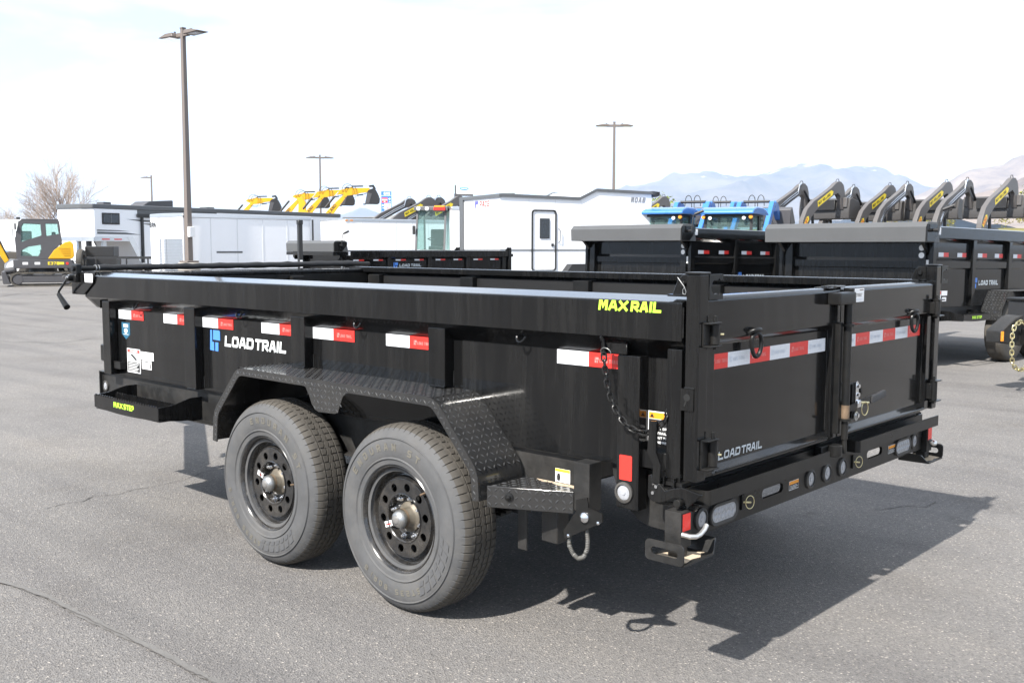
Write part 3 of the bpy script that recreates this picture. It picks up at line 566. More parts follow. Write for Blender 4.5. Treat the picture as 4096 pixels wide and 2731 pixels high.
for _ in range(4): fine = [fine[0]] + [(fine[i - 1] + fine[i] * 2 + fine[i + 1]) / 4 for i in range(1, len(fine) - 1)] + [fine[-1]]
B = MB(); B.tube(fine, .008, 10, rf=lambda t: .0088 if int(t * (len(fine) - 1)) % 2 else .0066); B.build('coiled_hose', P('grey_hose', (.10, .098, .09), .55, var=.3, scale=60), T)
# -- rear corner: frame post, marker, latch lever, chain
both(lambda B: B.box((-.975, -.2325, .585), (-1.07, -.181, 1.125)), 'corner_post', BLK, .004, 2)
flat('red_reflector', T, REDR, [rrect(.027, .044, .053, .088, .004)], (-.989, -.181, .687), SU, SV, .0015)
lamp_round(-1.011, .643, y=-.1805, r=.029)
both(lambda B: B.prism([(-.90, .735), (-.905, .68), (-.93, .62), (-.96, .58), (-.989, .555), (-1.02, .532), (-1.06, .518), (-1.1, .515), (-1.22, .515), (-1.22, .735)], 'y', -.27, -.255), 'rear_corner_plate', FRM, .002)
both(lambda B: B.box((-1.07, -.2, .737), (-1.172, -.235, .80)), 'latch_box', BLK, .003)
B = MB(); B.prism([(-1.134, .91), (-1.137, .914), (-1.162, .917), (-1.165, .913), (-1.163, .811), (-1.182, .768), (-1.179, .704), (-1.149, .704), (-1.152, .767), (-1.127, .805)], 'y', -.158, -.146); B.build('latch_handle', BLK, T, .002)
B = MB(); B.prism([(-1.133, .729), (-1.148, .734), (-1.153, .702), (-1.18, .706), (-1.201, .685), (-1.235, .698), (-1.269, .707), (-1.344, .694), (-1.289, .64), (-1.274, .669), (-1.235, .666), (-1.191, .645), (-1.155, .641), (-1.140, .648), (-1.132, .66)], 'y', -.1575, -.1465); B.build('latch_hook', BLK, T, .002)
B = MB(); B.prism([(-1.146, .641), (-1.287, .652), (-1.325, .653), (-1.305, .627), (-1.27, .629), (-1.15, .63)], 'y', -.176, -.168); B.build('latch_plate', BLK, T, .002)
MB().cyl((-1.261, -.172, .655), (-1.261, -.128, .655), .0135, 16).build('latch_pin', BLK2, T, .001)
for x, z in ((-1.168, .695), (-1.155, .672)): MB().cyl((x, -.1465, z), (x, -.142, z), .006, 10).build('latch_bolt', CHR, T)
B = MB(); B.box((-1.185, -.182, .69), (-1.229, -.16, .694)); B.box((-1.185, -.182, .69), (-1.189, -.16, .728)); B.box((-1.225, -.182, .69), (-1.229, -.16, .728)); B.box((-1.185, -.182, .724), (-1.229, -.178, .728)); B.build('latch_bracket', BLK, T)
w = sticker([(STKW, [rc(0, 0, .105, .108)]), (ORG, [rc(.004, .082, .105, .104)]), (STKK, [rc(.004, .004, .105, .080), [(.008, .086), (.026, .086), (.017, .101)]])], (-1.072, -.2325, .826), SU, SV)
B = MB(); text_fit(B, 'WARNING', .074, .012, (-1.1, -.2325, .8875), SU, SV, t=.26, lift=.0032)
B.build('sticker_print', STKK, w)
B = MB()
for i, tx in enumerate(('DO NOT OPEN', 'THE TRAILER', 'WITHOUT PROP', 'DURING REAR')): text_fit(B, tx, .09, .0085, (-1.08, -.2325, .893 - .022 - .016 * i), SU, SV, t=.24, lift=.0032)
B.build('sticker_print', STKW, w)
B = MB(); B.box((-.925, -.172, 1.128), (-1.02, -.181, 1.165)); B.box((-.918, -.172, 1.118), (-.93, -.16, 1.178)); B.build('chain_bar', BLK, T, .002)
B = MB(); B.tube([(-.922, -.158, 1.172), (-.924, -.15, 1.186), (-.93, -.146, 1.186), (-.936, -.15, 1.172), (-.938, -.153, 1.15), (-.935, -.156, 1.135)], .004, 8); B.build('chain_hook', BLK2, T)
B = MB(); B.tube([(-.945 + .022 * math.cos(t), -.152 + .006 * math.sin(t), 1.133 + .016 * math.sin(t)) for t in [2 * math.pi * i / 16 for i in range(16)]], .0014, 6, True); B.build('hairpin', STEEL, T)
CH = bpy.data.objects.new('chain', None); COL.objects.link(CH); CH.parent = T; CH.location = -OFF[T.name]; CH.empty_display_size = .05
def link_mesh(L, W, r, mat, name='chain_link'):
    B = MB(); a = L / 2 - W / 2; pts = [(a + W / 2 * math.cos(t), W / 2 * math.sin(t), 0) for t in [-math.pi / 2 + math.pi * i / 7 for i in range(8)]] + [(-a + W / 2 * math.cos(t), W / 2 * math.sin(t), 0) for t in [math.pi / 2 + math.pi * i / 7 for i in range(8)]]
    B.tube(pts, r, 6, True); return B.mesh(name, mat)
def chain(path, pitch, L, W, r, mat, parent):
    me = link_mesh(L, W, r, mat); path = [Vector(p) for p in path]; seg = [(path[i + 1] - path[i]).length for i in range(len(path) - 1)]; tot = sum(seg); n = max(2, int(tot / pitch))
    def at(s):
        i = 0
        while i < len(seg) - 1 and s > seg[i]: s -= seg[i]; i += 1
        return path[i].lerp(path[i + 1], s / seg[i]), (path[i + 1] - path[i]).normalized()
    for k in range(n):
        p, d = at((k + .5) * tot / n); z = Vector((0, 1, 0)) if abs(d.y) < .9 else Vector((1, 0, 0)); y = z.cross(d).normalized(); z = d.cross(y)
        m = Matrix((d, y, z)).transposed().to_4x4(); m = m @ Matrix.Rotation(R_(38 if k % 2 else -42), 4, 'X'); o = link('chain_link', me, parent); o.matrix_local = Matrix.Translation(p) @ m
cp = [(-.936, -.152, 1.128), (-.945, -.15, 1.07), (-.955, -.15, 1.02), (-.972, -.15, .972), (-1.0, -.15, .925), (-1.035, -.152, .888), (-1.075, -.155, .871), (-1.115, -.16, .868), (-1.15, -.168, .885), (-1.175, -.178, .915), (-1.188, -.19, .955)]
chain(cp, .0235, .032, .017, .0033, BLK2, CH)
# -- gate posts, caps, keyhole plate, top hook brackets
both(lambda B: B.box((-1.263, -.161, .727), (-1.314, -.217, 1.409)), 'gate_post', BLK, .004, 2)
both(lambda B: B.box((-1.258, -.156, 1.409), (-1.319, -.222, 1.417)), 'post_cap', BLK2, .003)
plate(rrect(.025, .0365, .049, .073, .002), [circ(.0245, .044, .0125, 12) ], .004, 'keyhole_plate', BLK, T, (-1.2505, -.1605, .963), SU, SV)
flat('keyhole', T, DARK, [circ(.0245, .044, .0124, 14), [(.0185, .034), (.0245, .033), (.018, .014), (.0125, .015)]], (-1.2505, -.1605, .963), SU, SV, .0045)
both(lambda B: B.prism([(-1.183, 1.3352), (-1.205, 1.390), (-1.222, 1.405), (-1.2585, 1.409), (-1.2585, 1.3352)], 'y', -.206, -.198), 'corner_bracket', BLK, .001)
both(lambda B: B.prism([(-1.178, 1.3352), (-1.178, 1.342), (-1.2585, 1.342), (-1.2585, 1.3352)], 'y', -.232, -.178), 'bracket_foot', BLK, .001)
both(lambda B: B.cyl((-1.232, -.215, 1.377), (-1.232, -.182, 1.377), .0095, 12), 'bracket_pin', BLK2)
B = MB(); B.tube([(-1.214, -.184, 1.398), (-1.23, -.18, 1.383), (-1.243, -.18, 1.368), (-1.25, -.18, 1.352), (-1.247, -.18, 1.343), (-1.238, -.18, 1.345), (-1.237, -.18, 1.358), (-1.243, -.18, 1.366)], .0013, 6); B.build('hairpin', STEEL, T)
def chook(y0, s):
    a = [(0, 0), (.085, 0), (.085, .018), (.068, .020), (.060, .012)] + circ(.035, .041, .024, 9, R_(-60), R_(-300), False)[0:9] + [(.060, .070), (.068, .062), (.085, .064), (.085, .083), (0, .083)]
    plate([(p[0] * s, p[1]) for p in a][::(1 if s > 0 else -1)], [], .007, 'top_hook', BLK2, T, (-1.309, y0, 1.326), GU, GV)
chook(-.2172, 1); chook(my(-.2172) - .058, 1)
def hinge(B, z0, z1):
    B.box((-1.313, -.180, z0), (-1.319, -.222, z1)); B.box((-1.313, -.180, z0), (-1.345, -.252, z0 + .006)); B.box((-1.313, -.180, z1 - .006), (-1.345, -.252, z1)); 
    B.cyl((-1.327, -.238, z0 + .007), (-1.327, -.238, z1 - .007), .0165, 18); B.cyl((-1.327, -.238, z0 - .009), (-1.327, -.238, z1 + .02), .0065, 12)
    B.box((-1.30, -.235, z0 + .014), (-1.325, -.262, z1 - .014))
for z0, z1 in ((1.172, 1.254), (.766, .868)): both(lambda B: hinge(B, z0, z1), 'gate_hinge', BLK2, .0015)
for z in (1.213, .812): MB().cyl((-1.34, -.25, z), (-1.348, -.258, z), .0035, 8).build('grease_nipple', ZINC, T)
def weld(p0, p1, name='weld_bead', parent=None):
    p0, p1 = Vector(p0), Vector(p1); n = max(6, int((p1 - p0).length / .004)); B = MB(); B.tube([p0.lerp(p1, i / n) for i in range(n + 1)], .003, 6, rf=lambda t: .0022 + .0013 * abs(math.sin(t * n * 1.1)) + .0006 * math.sin(t * n * .37)); return B.build(name, BLK2, parent or T)
for x in (1.813, .84, -.108): weld((x - .001, -.2318, .928 if x < 1 else .735), (x - .001, -.2318, .99 if x < 1 else .80)); weld((x + .09, -.181, .928 if x < 1 else .733), (x + .002, -.181, .928 if x < 1 else .733))
weld((-1.2495, -.166, 1.20), (-1.2495, -.166, 1.30)); weld((-1.312, -.217, 1.33), (-1.312, -.217, 1.40)); weld((-1.262, -.1612, 1.038), (-1.30, -.1612, 1.038))
for y in (-1.1695, -2.186): weld((-1.2805, y, .765), (-1.2805, y, 1.165))
weld((-1.303, -.30, .7395), (-1.303, -1.15, .7395)); weld((-.80, -.259, .724), (-.46, -.259, .724))
# -- two gates
for k, (ya, yb) in enumerate(((-.222, -1.231), (-1.239, -2.248))):
    G = bpy.data.objects.new('gate', None); COL.objects.link(G); G.parent = T; G.location = Vector((-1.27, ya, .73)) - OFF[T.name]; OFF[G.name] = Vector((-1.27, ya, .73)); G['label'] = ('near' if k == 0 else 'far') + ' rear gate door'; G.name = 'gate' if k == 0 else 'gate.001'; OFF[G.name] = Vector((-1.27, ya, .73))
    gs = [(-1.248, 1.187)] + [(-1.248, 1.322)] + arc(-1.260, 1.326, .012, 0, 90, 4) + arc(-1.284, 1.318, .020, 90, 180, 6) + [(-1.304, 1.205)] + arc(-1.292, 1.197, .012, 180, 230, 3) + [(-1.279, 1.168), (-1.268, 1.168)]
    MB().prism(gs, 'y', ya, yb).build('gate_top_beam', BLK, G)
    MB().box((-1.279, ya - .05, .745), (-1.273, yb + .05, 1.17)).build('gate_panel', BLK, G)
    MB().box((-1.247, ya - .05, .745), (-1.2485, yb + .05, 1.19)).build('gate_back', LINER, G)
    for a, b in ((ya, ya - .056), (yb, yb + .062)): MB().box((-1.25, a, .7305), (-1.303, b, 1.192)).build('gate_stile', BLK, G, .003, 2)
    MB().prism([(-1.25, .728), (-1.303, .728), (-1.303, .739), (-1.297, .745), (-1.281, .760), (-1.25, .760)], 'y', ya - .0562, yb + .0622).build('gate_bottom_beam', BLK, G, .002)
    ys_ = ([-.285, -.404, -.556, -.702, -.856, -1.006, -1.155], [-1.31, -1.441, -1.583, -1.724, -1.862, -2.006, -2.155])[k]; c0 = (0, 1)[k]
    for i in range(6):
        red = (i + c0) % 2 == 0; m = flat('red_tape' if red else 'white_tape', G, RED_T if red else WHT_T, [rc(0, 0, ys_[i] - ys_[i + 1], .052)], (-1.279, ys_[i], 1.086), GU, GV)
        B = MB(); text_fit(B, 'LOAD TRAIL', .08, .013, (-1.279, ys_[i] - .035, 1.106), GU, GV, lift=.0018); logo(B, .02, (-1.279, ys_[i] - .012, 1.103), GU, GV, .0018); B.build('tape_print', PINK if red else PALE, m)
    yr = ys_[0] * 0 + (-.53 if k == 0 else -1.985)
    B = MB(); B.tube([(-1.304, yr + .028, 1.197), (-1.312, yr + .026, 1.206), (-1.322, yr + .02, 1.21), (-1.326, yr + .004, 1.211), (-1.324, yr - .014, 1.210), (-1.304, yr - .026, 1.205)], .0085, 10); B.build('ring_clip', BLK2, G)
    B = MB(); B.tube([(-1.318 - .006 * math.cos(t), yr - .002 - .024 * math.cos(t), 1.168 - (.052 if math.sin(t) > 0 else .03) * math.sin(t)) for t in [2 * math.pi * i / 28 for i in range(28)]], .0078, 8, True); B.build('tie_ring', BLK2, G)
B = MB(); text_fit(B, 'LOAD', .148, .029, (-1.279, -.352, .768), GU, GV, t=.24, shear=.12, gap=.14); text_fit(B, 'TRAIL', .148, .029, (-1.279, -.509, .768), GU, GV, t=.24, shear=.12, gap=.14); B.build('lettering', SLET, T)
t_ = sticker([(STKW, [rrect(.053, .028, .105, .056, .003)]), (PALE, [rc(.01, .009, .095, .014), rc(.012, .045, .05, .047), rc(.012, .019, .03, .0205), rc(.07, .019, .095, .0205)]), (RUST, [rc(.06, .047, .097, .051)])], (-1.3045, -1.345, 1.273), GU, GV)
B = MB(); text_fit(B, '376027', .055, .013, (-1.3045, -1.372, 1.2955), GU, GV, t=.14, lift=.003); B.build('sticker_print', STKK, t_)
# -- centre locking rod
MB().cyl((-1.335, -1.238, .808), (-1.335, -1.238, 1.285), .0165, 18).build('lock_rod', BLK2, T)
MB().cyl((-1.335, -1.238, .725), (-1.335, -1.238, .808), .0135, 16).build('lock_rod_end', BLK2, T)
MB().cyl((-1.335, -1.238, .668), (-1.335, -1.238, .725), .0115, 14, .009).build('lock_rod_tip', BLK2, T)
for z in (.806, 1.188): MB().lathe([(.017, -.005), (.026, -.005), (.026, .005), (.017, .005)], (-1.335, -1.238, z), 'z', 20, True).build('rod_collar', BLK2, T)
MB().lathe([(.0168, -.055), (.0172, -.03), (.0172, 0)], (-1.335, -1.238, .865), 'z', 18).build('worn_rod_patch', RUST, T)
for y in (-1.165, -1.205): MB().box((-1.3, y - .012, .75), (-1.325, y + .012, 1.2)).build('lock_bar', BLK2, T, .004, 2) if y < -1.2 else None
MB().box((-1.304, -1.11, 1.273), (-1.36, -1.255, 1.322)).build('lock_head', BLK2, T, .008, 2)
MB().box((-1.304, -1.255, 1.282), (-1.345, -1.27, 1.335)).build('lock_head_tab', BLK2, T, .002)
for a, b in ((-1.105, -1.185), (-1.165, -1.262)): MB().box((-1.25, a, 1.3345 + (.004 if a < -1.15 else 0)), (-1.31, b, 1.341 + (.004 if a < -1.15 else 0))).build('gate_cap', BLK, T, .002)
B = MB(); B.box((-1.268, -1.112, .66), (-1.30, -1.225, .706)); B.cyl((-1.315, -1.195, .66), (-1.315, -1.195, .706), .03, 18); B.build('rod_socket', BLK2, T, .003)
B = MB(); B.box((-1.279, -1.325, .795), (-1.325, -1.331, .945)); B.box((-1.279, -1.28, .939), (-1.325, -1.335, .945)); B.box((-1.32, -1.33, .795), (-1.326, -1.372, .945)); B.build('latch_backplate', BLK2, T, .001)
B = MB(); B.prism(slot(0, 0, .10, .026, 6), 'x', -1.334, -1.327); B.xf(Matrix.Translation((0, -1.352, .90)) @ Matrix.Rotation(R_(90), 4, 'X')); B.build('latch_strap', CHR, T, .001)
for z in (.93, .895, .808): MB().cyl((-1.334, -1.352, z), (-1.343, -1.352, z), .009, 12).build('latch_bolt', CHR, T)
MB().box((-1.328, -1.34, .842), (-1.345, -1.372, .872)).build('latch_clasp', CHR, T, .003)
MB().cyl((-1.334, -1.35, .806), (-1.33, -1.35, .806), .02, 16).build('latch_eye', STEEL, T)
MB().hexa([(-1.33, -1.25, .83), (-1.33, -1.50, .853), (-1.336, -1.50, .853), (-1.336, -1.25, .83)], [(-1.33, -1.25, .856), (-1.33, -1.50, .877), (-1.336, -1.50, .877), (-1.336, -1.25, .856)]).build('lock_lever', BLK2, T)
MB().hexa([(-1.325, -1.49, .842), (-1.325, -1.632, .855), (-1.341, -1.632, .855), (-1.341, -1.49, .842)], [(-1.325, -1.49, .874), (-1.325, -1.632, .887), (-1.341, -1.632, .887), (-1.341, -1.49, .874)]).build('lever_grip', P('grey_grip', (.035, .035, .037), .55, var=.2), T, .006, 2)
B = MB(); B.tube([(-1.345 + .006 * math.cos(t), -1.405 + .018 * math.cos(t), .832 + .028 * math.sin(t)) for t in [2 * math.pi * i / 20 for i in range(20)]], .0022, 6, True); B.build('lynch_ring', ZINC, T)
B = MB(); B.cyl((-1.338, -1.375, .86), (-1.345, -1.44, .853), .005, 8); B.build('lynch_pin', ZINC, T)
# -- rear bumper beam with slots, pins, lamps, two lips
bo = [(.0, .0), (2.10, .0), (2.10, .172), (0, .172)]
plate(bo, [slot(.607, .062, .165, .036), slot(1.545, .066, .165, .036)], .012, 'bumper', BLK2, T, (-1.253, -.172, .522), GU, GV)
MB().box((-1.236, -.24, .69), (-1.2475, my(-.24), .745)).build('gap_filler', BLK2, T)  # added filler strip, blocks the bright ground showing through below the gates
MB().box((-1.253, -.172, .70), (-1.15, -2.272, .712)).build('bumper_shelf', BLK2, T)
MB().box((-1.253, -.178, .528), (-1.22, -2.268, .536)).build('bumper_flange', BLK2, T)
def lip(B, ya, yb, wrap):
    p = [(-1.2655, ya)] + [(-1.2655 - .055 - .02 * math.sin(t), ya - .02 + .02 * math.cos(t)) for t in [math.pi / 2 * i / 6 for i in range(7)]] + [(-1.3405, yb)]
    i_ = [(-1.2655, ya - .006)] + [(-1.2655 - .055 - .014 * math.sin(t), ya - .02 + .014 * math.cos(t)) for t in [math.pi / 2 * i / 6 for i in range(7)]] + [(-1.3345, yb)]
    B.prism(p + i_[::-1], 'z', .648, .697)
B = MB(); lip(B, -.195, -1.098, True); B.build('bumper_lip', BLK2, T)
B = MB(); lip(B, -1.372, -2.274, True); B.build('bumper_lip', BLK2, T)
for a, b in ((-.203, -1.098), (-1.38, -2.272)): MB().box((-1.266, a, .6485), (-1.334, b, .652)).build('lip_floor', BLK2, T)
def gate_lamp(y, z, r=.03, x=-1.2655):
    g = MB().lathe([(r * 1.3, .001), (r * 1.3, -.006), (r * 1.0, -.010), (r * .94, -.004)], (x, y, z), 'x', 24).build('tail_light', RINGD, T)
    MB().lathe([(.0001, -.008), (r * .3, -.008), (r * .34, -.0055), (r * .8, -.006), (r * .97, -.003)], (x, y, z), 'x', 24).build('lens', LENS, g)
for y in (-.272, -1.086, -1.232, -1.378, -2.170): gate_lamp(y, .577)
for y in (-.418, -2.03):
    B = MB(); o = slot(y, .573, .185, .077); i_ = slot(y, .573, .160, .054); n = len(o)
    B.add([(-1.266, p[0], p[1]) for p in o] + [(-1.274, p[0], p[1]) for p in o] + [(-1.272, p[0], p[1]) for p in i_], [(k, (k + 1) % n, n + (k + 1) % n, n + k) for k in range(n)] + [(n + k, n + (k + 1) % n, 2 * n + (k + 1) % n, 2 * n + k) for k in range(n)]); g = B.build('tail_light', RINGD, T)
    B = MB(); B.prism(slot(y, .573, .162, .056), 'x', -1.2665, -1.2712)
    for a in range(6):
        for b in range(2): B.ball((-1.2712, y - .06 + a * .024, .561 + b * .023), .0105, .35, 1, 1, 8, 6)
    B.build('lens', LENS, g)
for y in (-.556, -1.491):
    B = MB(); B.box((-1.2655, y + .016, .556), (-1.272, y - .004, .612)); p_ = B.build('pin_bracket', BLK2, T, .001)
    B = MB(); B.tube([(-1.285 + .008 * math.cos(t), y - .016 + .016 * math.cos(t), .582 + .024 * math.sin(t)) for t in [2 * math.pi * i / 20 for i in range(20)]], .0016, 6, True); B.cyl((-1.28, y - .03, .578), (-1.27, y + .008, .584), .004, 8); B.build('pin_ring', ZINC, p_)
for y in (-.907, -1.865): sticker([(STKW, [rc(0, 0, .08, .036)]), (STKK, [rc(.002, .002, .078, .022)]), (ORG, [rc(.002, .022, .078, .034)]), (STKW, [rc(.006, .006 + .005 * i, .06 + (i % 2) * .01, .0075 + .005 * i) for i in range(3)])], (-1.265, y, .560), GU, GV)
# -- stabiliser legs with foot plates
def leg(B): B.box((-1.222, -.118, .508), (-1.286, -.182, .630)); B.box((-1.226, -.176, .630), (-1.252, -.182, .70))
both(leg, 'stabiliser_leg', FRM, .004, 2)
both(lambda B: B.box((-1.230, -.126, .474), (-1.278, -.174, .512)), 'leg_inner', FRM, .003)
for o in both(lambda B: B.box((-1.180, -.078, .466), (-1.326, -.255, .473)), 'foot_plate', FRM): pass
both(lambda B: B.prism([(-1.185, -.10), (-1.20, -.085), (-1.24, -.095), (-1.27, -.082), (-1.318, -.10), (-1.31, -.15), (-1.318, -.19), (-1.295, -.23), (-1.30, -.245), (-1.26, -.215), (-1.225, -.2), (-1.20, -.14)], 'z', .4732, .4748), 'foot_mud', TAN)
def footflange(B, y, s):
    pass
for yy in (-.072, my(-.072) + .006):
    plate(rrect(.074, .034, .150, .070, .016), [slot(.074, .034, .105, .026)], .006, 'foot_flange', FRM, T, (-1.178, yy - .006, .468), SU, SV)
both(lambda B: B.hexa([(-1.18, -.255, .466), (-1.326, -.255, .466), (-1.326, -.262, .470), (-1.18, -.262, .470)], [(-1.20, -.30, .515), (-1.306, -.30, .515), (-1.306, -.307, .512), (-1.20, -.307, .512)]), 'foot_toe', FRM)
for y0, s in ((-.183, 1), (my(-.183), -1)):
    flat('red_reflector', T, REDR, [rc(0, 0, .048, .058)], (-1.2865, -.124 if s > 0 else my(-.176), .566), GU, GV, .002)
both(lambda B: B.tube([(-1.285, -.125, .557), (-1.31, -.135, .553), (-1.318, -.16, .549), (-1.318, -.185, .551), (-1.318, -.21, .562), (-1.318, -.225, .576)], .0085, 10), 'leg_pin', P('bright_pin', (.66, .66, .65), .3, .8, var=.1))
# -- tarp roll, brackets and crank at the front
both(lambda B: B.prism([(3.185, 1.329), (3.185, 1.2), (3.031, 1.2), (2.905, 1.272), (2.868, 1.338)], 'y', -.158, -.150), 'tarp_bracket', BLK, .001)
MB().box((3.178, -.158, 1.2), (3.186, my(-.158), 1.333)).build('tarp_shroud', BLK, T, .002)
flat('sticker', T, STKW, [rrect(.053, .027, .104, .053, .005)], (3.006, -.150, 1.277), SU, SV, .0015)
MB().cyl((3.10, -.115, 1.358), (3.10, my(-.02), 1.362), .0145, 14).build('tarp_tube', BLK2, T)
MB().box((3.07, -.13, 1.325), (3.14, -.165, 1.385)).build('tarp_bearing', BLK2, T, .006, 2)
npts = 40; tp = [(3.10 + .002 * math.sin(i * 1.7), -.275 - i * (2.02 / npts), 1.3615 + .0016 * math.sin(i * 2.3) + .004 * i / npts) for i in range(npts + 1)]
B = MB(); B.tube(tp, .02, 14, rf=lambda t: .0185 + .0032 * t + .0016 * math.sin(t * 47) + .001 * math.sin(t * 111)); B.build('tarp_roll', TARP, T)
for y in (-.262, -.268): MB().lathe([(.017, -.003), (.0215, -.003), (.0215, .003), (.017, .003)], (3.10, y * 1. - (.012 if y < -.265 else 0), 1.3585), 'y', 18, True).build('tarp_clamp', STEEL, T)
B = MB(); B.cyl((3.12, -.15, 1.30), (3.11, -.085, 1.30), .018, 14); B.box((3.15, -.15, 1.275), (3.07, -.12, 1.325)); B.build('crank_gearbox', BLK2, T, .003)
MB().cyl((3.115, -.105, 1.312), (3.105, -.083, 1.30), .011, 12).build('crank_collar', CHR, T)
B = MB(); B.tube([(3.10, -.088, 1.302), (3.175, -.095, 1.262), (3.249, -.10, 1.222), (3.264, -.10, 1.205), (3.255, -.10, 1.188)], .007, 8); B.build('crank_arm', BLK2, T)
B = MB(); B.cyl((3.262, -.10, 1.198), (3.150, -.10, 1.120), .0135, 14, .020); B.build('crank_grip', BLK2, T, .002)
# ------------------------------------------------------------------ vehicles on the lot behind
WHITE = P('white_trailer_skin', (.86, .87, .89), .3, var=.03, scale=3, coat=.2)
WHITE2 = P('white_trailer_trim', (.68, .69, .70), .35, var=.04, scale=5)
GREYT = P('dark_grey_trim', (.10, .105, .11), .35, var=.15, scale=8)
GREYM = P('machine_grey', (.072, .070, .074), .42, var=.15, scale=6)
GREYP = P('pole_brown_grey', (.155, .13, .115), .5, var=.08, scale=3)
YEL = P('machine_yellow', (.66, .36, .012), .35, var=.08, scale=4)
TBLU = P('tractor_blue', (.040, .18, .52), .28, var=.08, scale=4, coat=.4)
KBLK = P('machine_black', (.02, .02, .021), .45, var=.25, scale=12)
GUN = P('loader_grey', (.105, .098, .096), .42, var=.12, scale=5)
TRK = P('rubber_track', (.075, .068, .058), .8, var=.3, scale=30, dust=.5)
GLS = glass_mat('cab_glass', (.84, .95, .93), .16)
GLD = P('dark_window', (.018, .02, .022), .05, var=.1, coat=.4)
CONC = P('concrete', (.40, .37, .33), .85, var=.12, scale=8, bump=.3)
def ang(th): return R_(222.3 + th)
def lotz(lat, dep, z=0.): x, y = lot(lat, dep); return (x, y, z)
def simple_wheel(name, parent, loc, r, w, rimr, left=True, rim=None):
    W = bpy.data.objects.new('wheel', None); COL.objects.link(W); W.parent = parent; W.location = loc; W.empty_display_size = .1
    if not left: W.rotation_euler = (0, 0, math.pi)
    MB().lathe([(rimr, -.01), (rimr + .02, 0), (r * .86, .0), (r * .95, -.015), (r, -.04), (r, -w + .04), (r * .95, -w + .015), (r * .8, -w), (rimr, -w + .01)], (0, 0, 0), 'y', 36, True).build('tyre', RUBT, W)
    MB().lathe([(rimr + .005, -.015), (rimr - .01, -.02), (rimr - .02, -.07), (.07, -.08), (.06, -.02), (.0001, -.015)], (0, 0, 0), 'y', 28).build('rim', rim or RIMM, W); return W
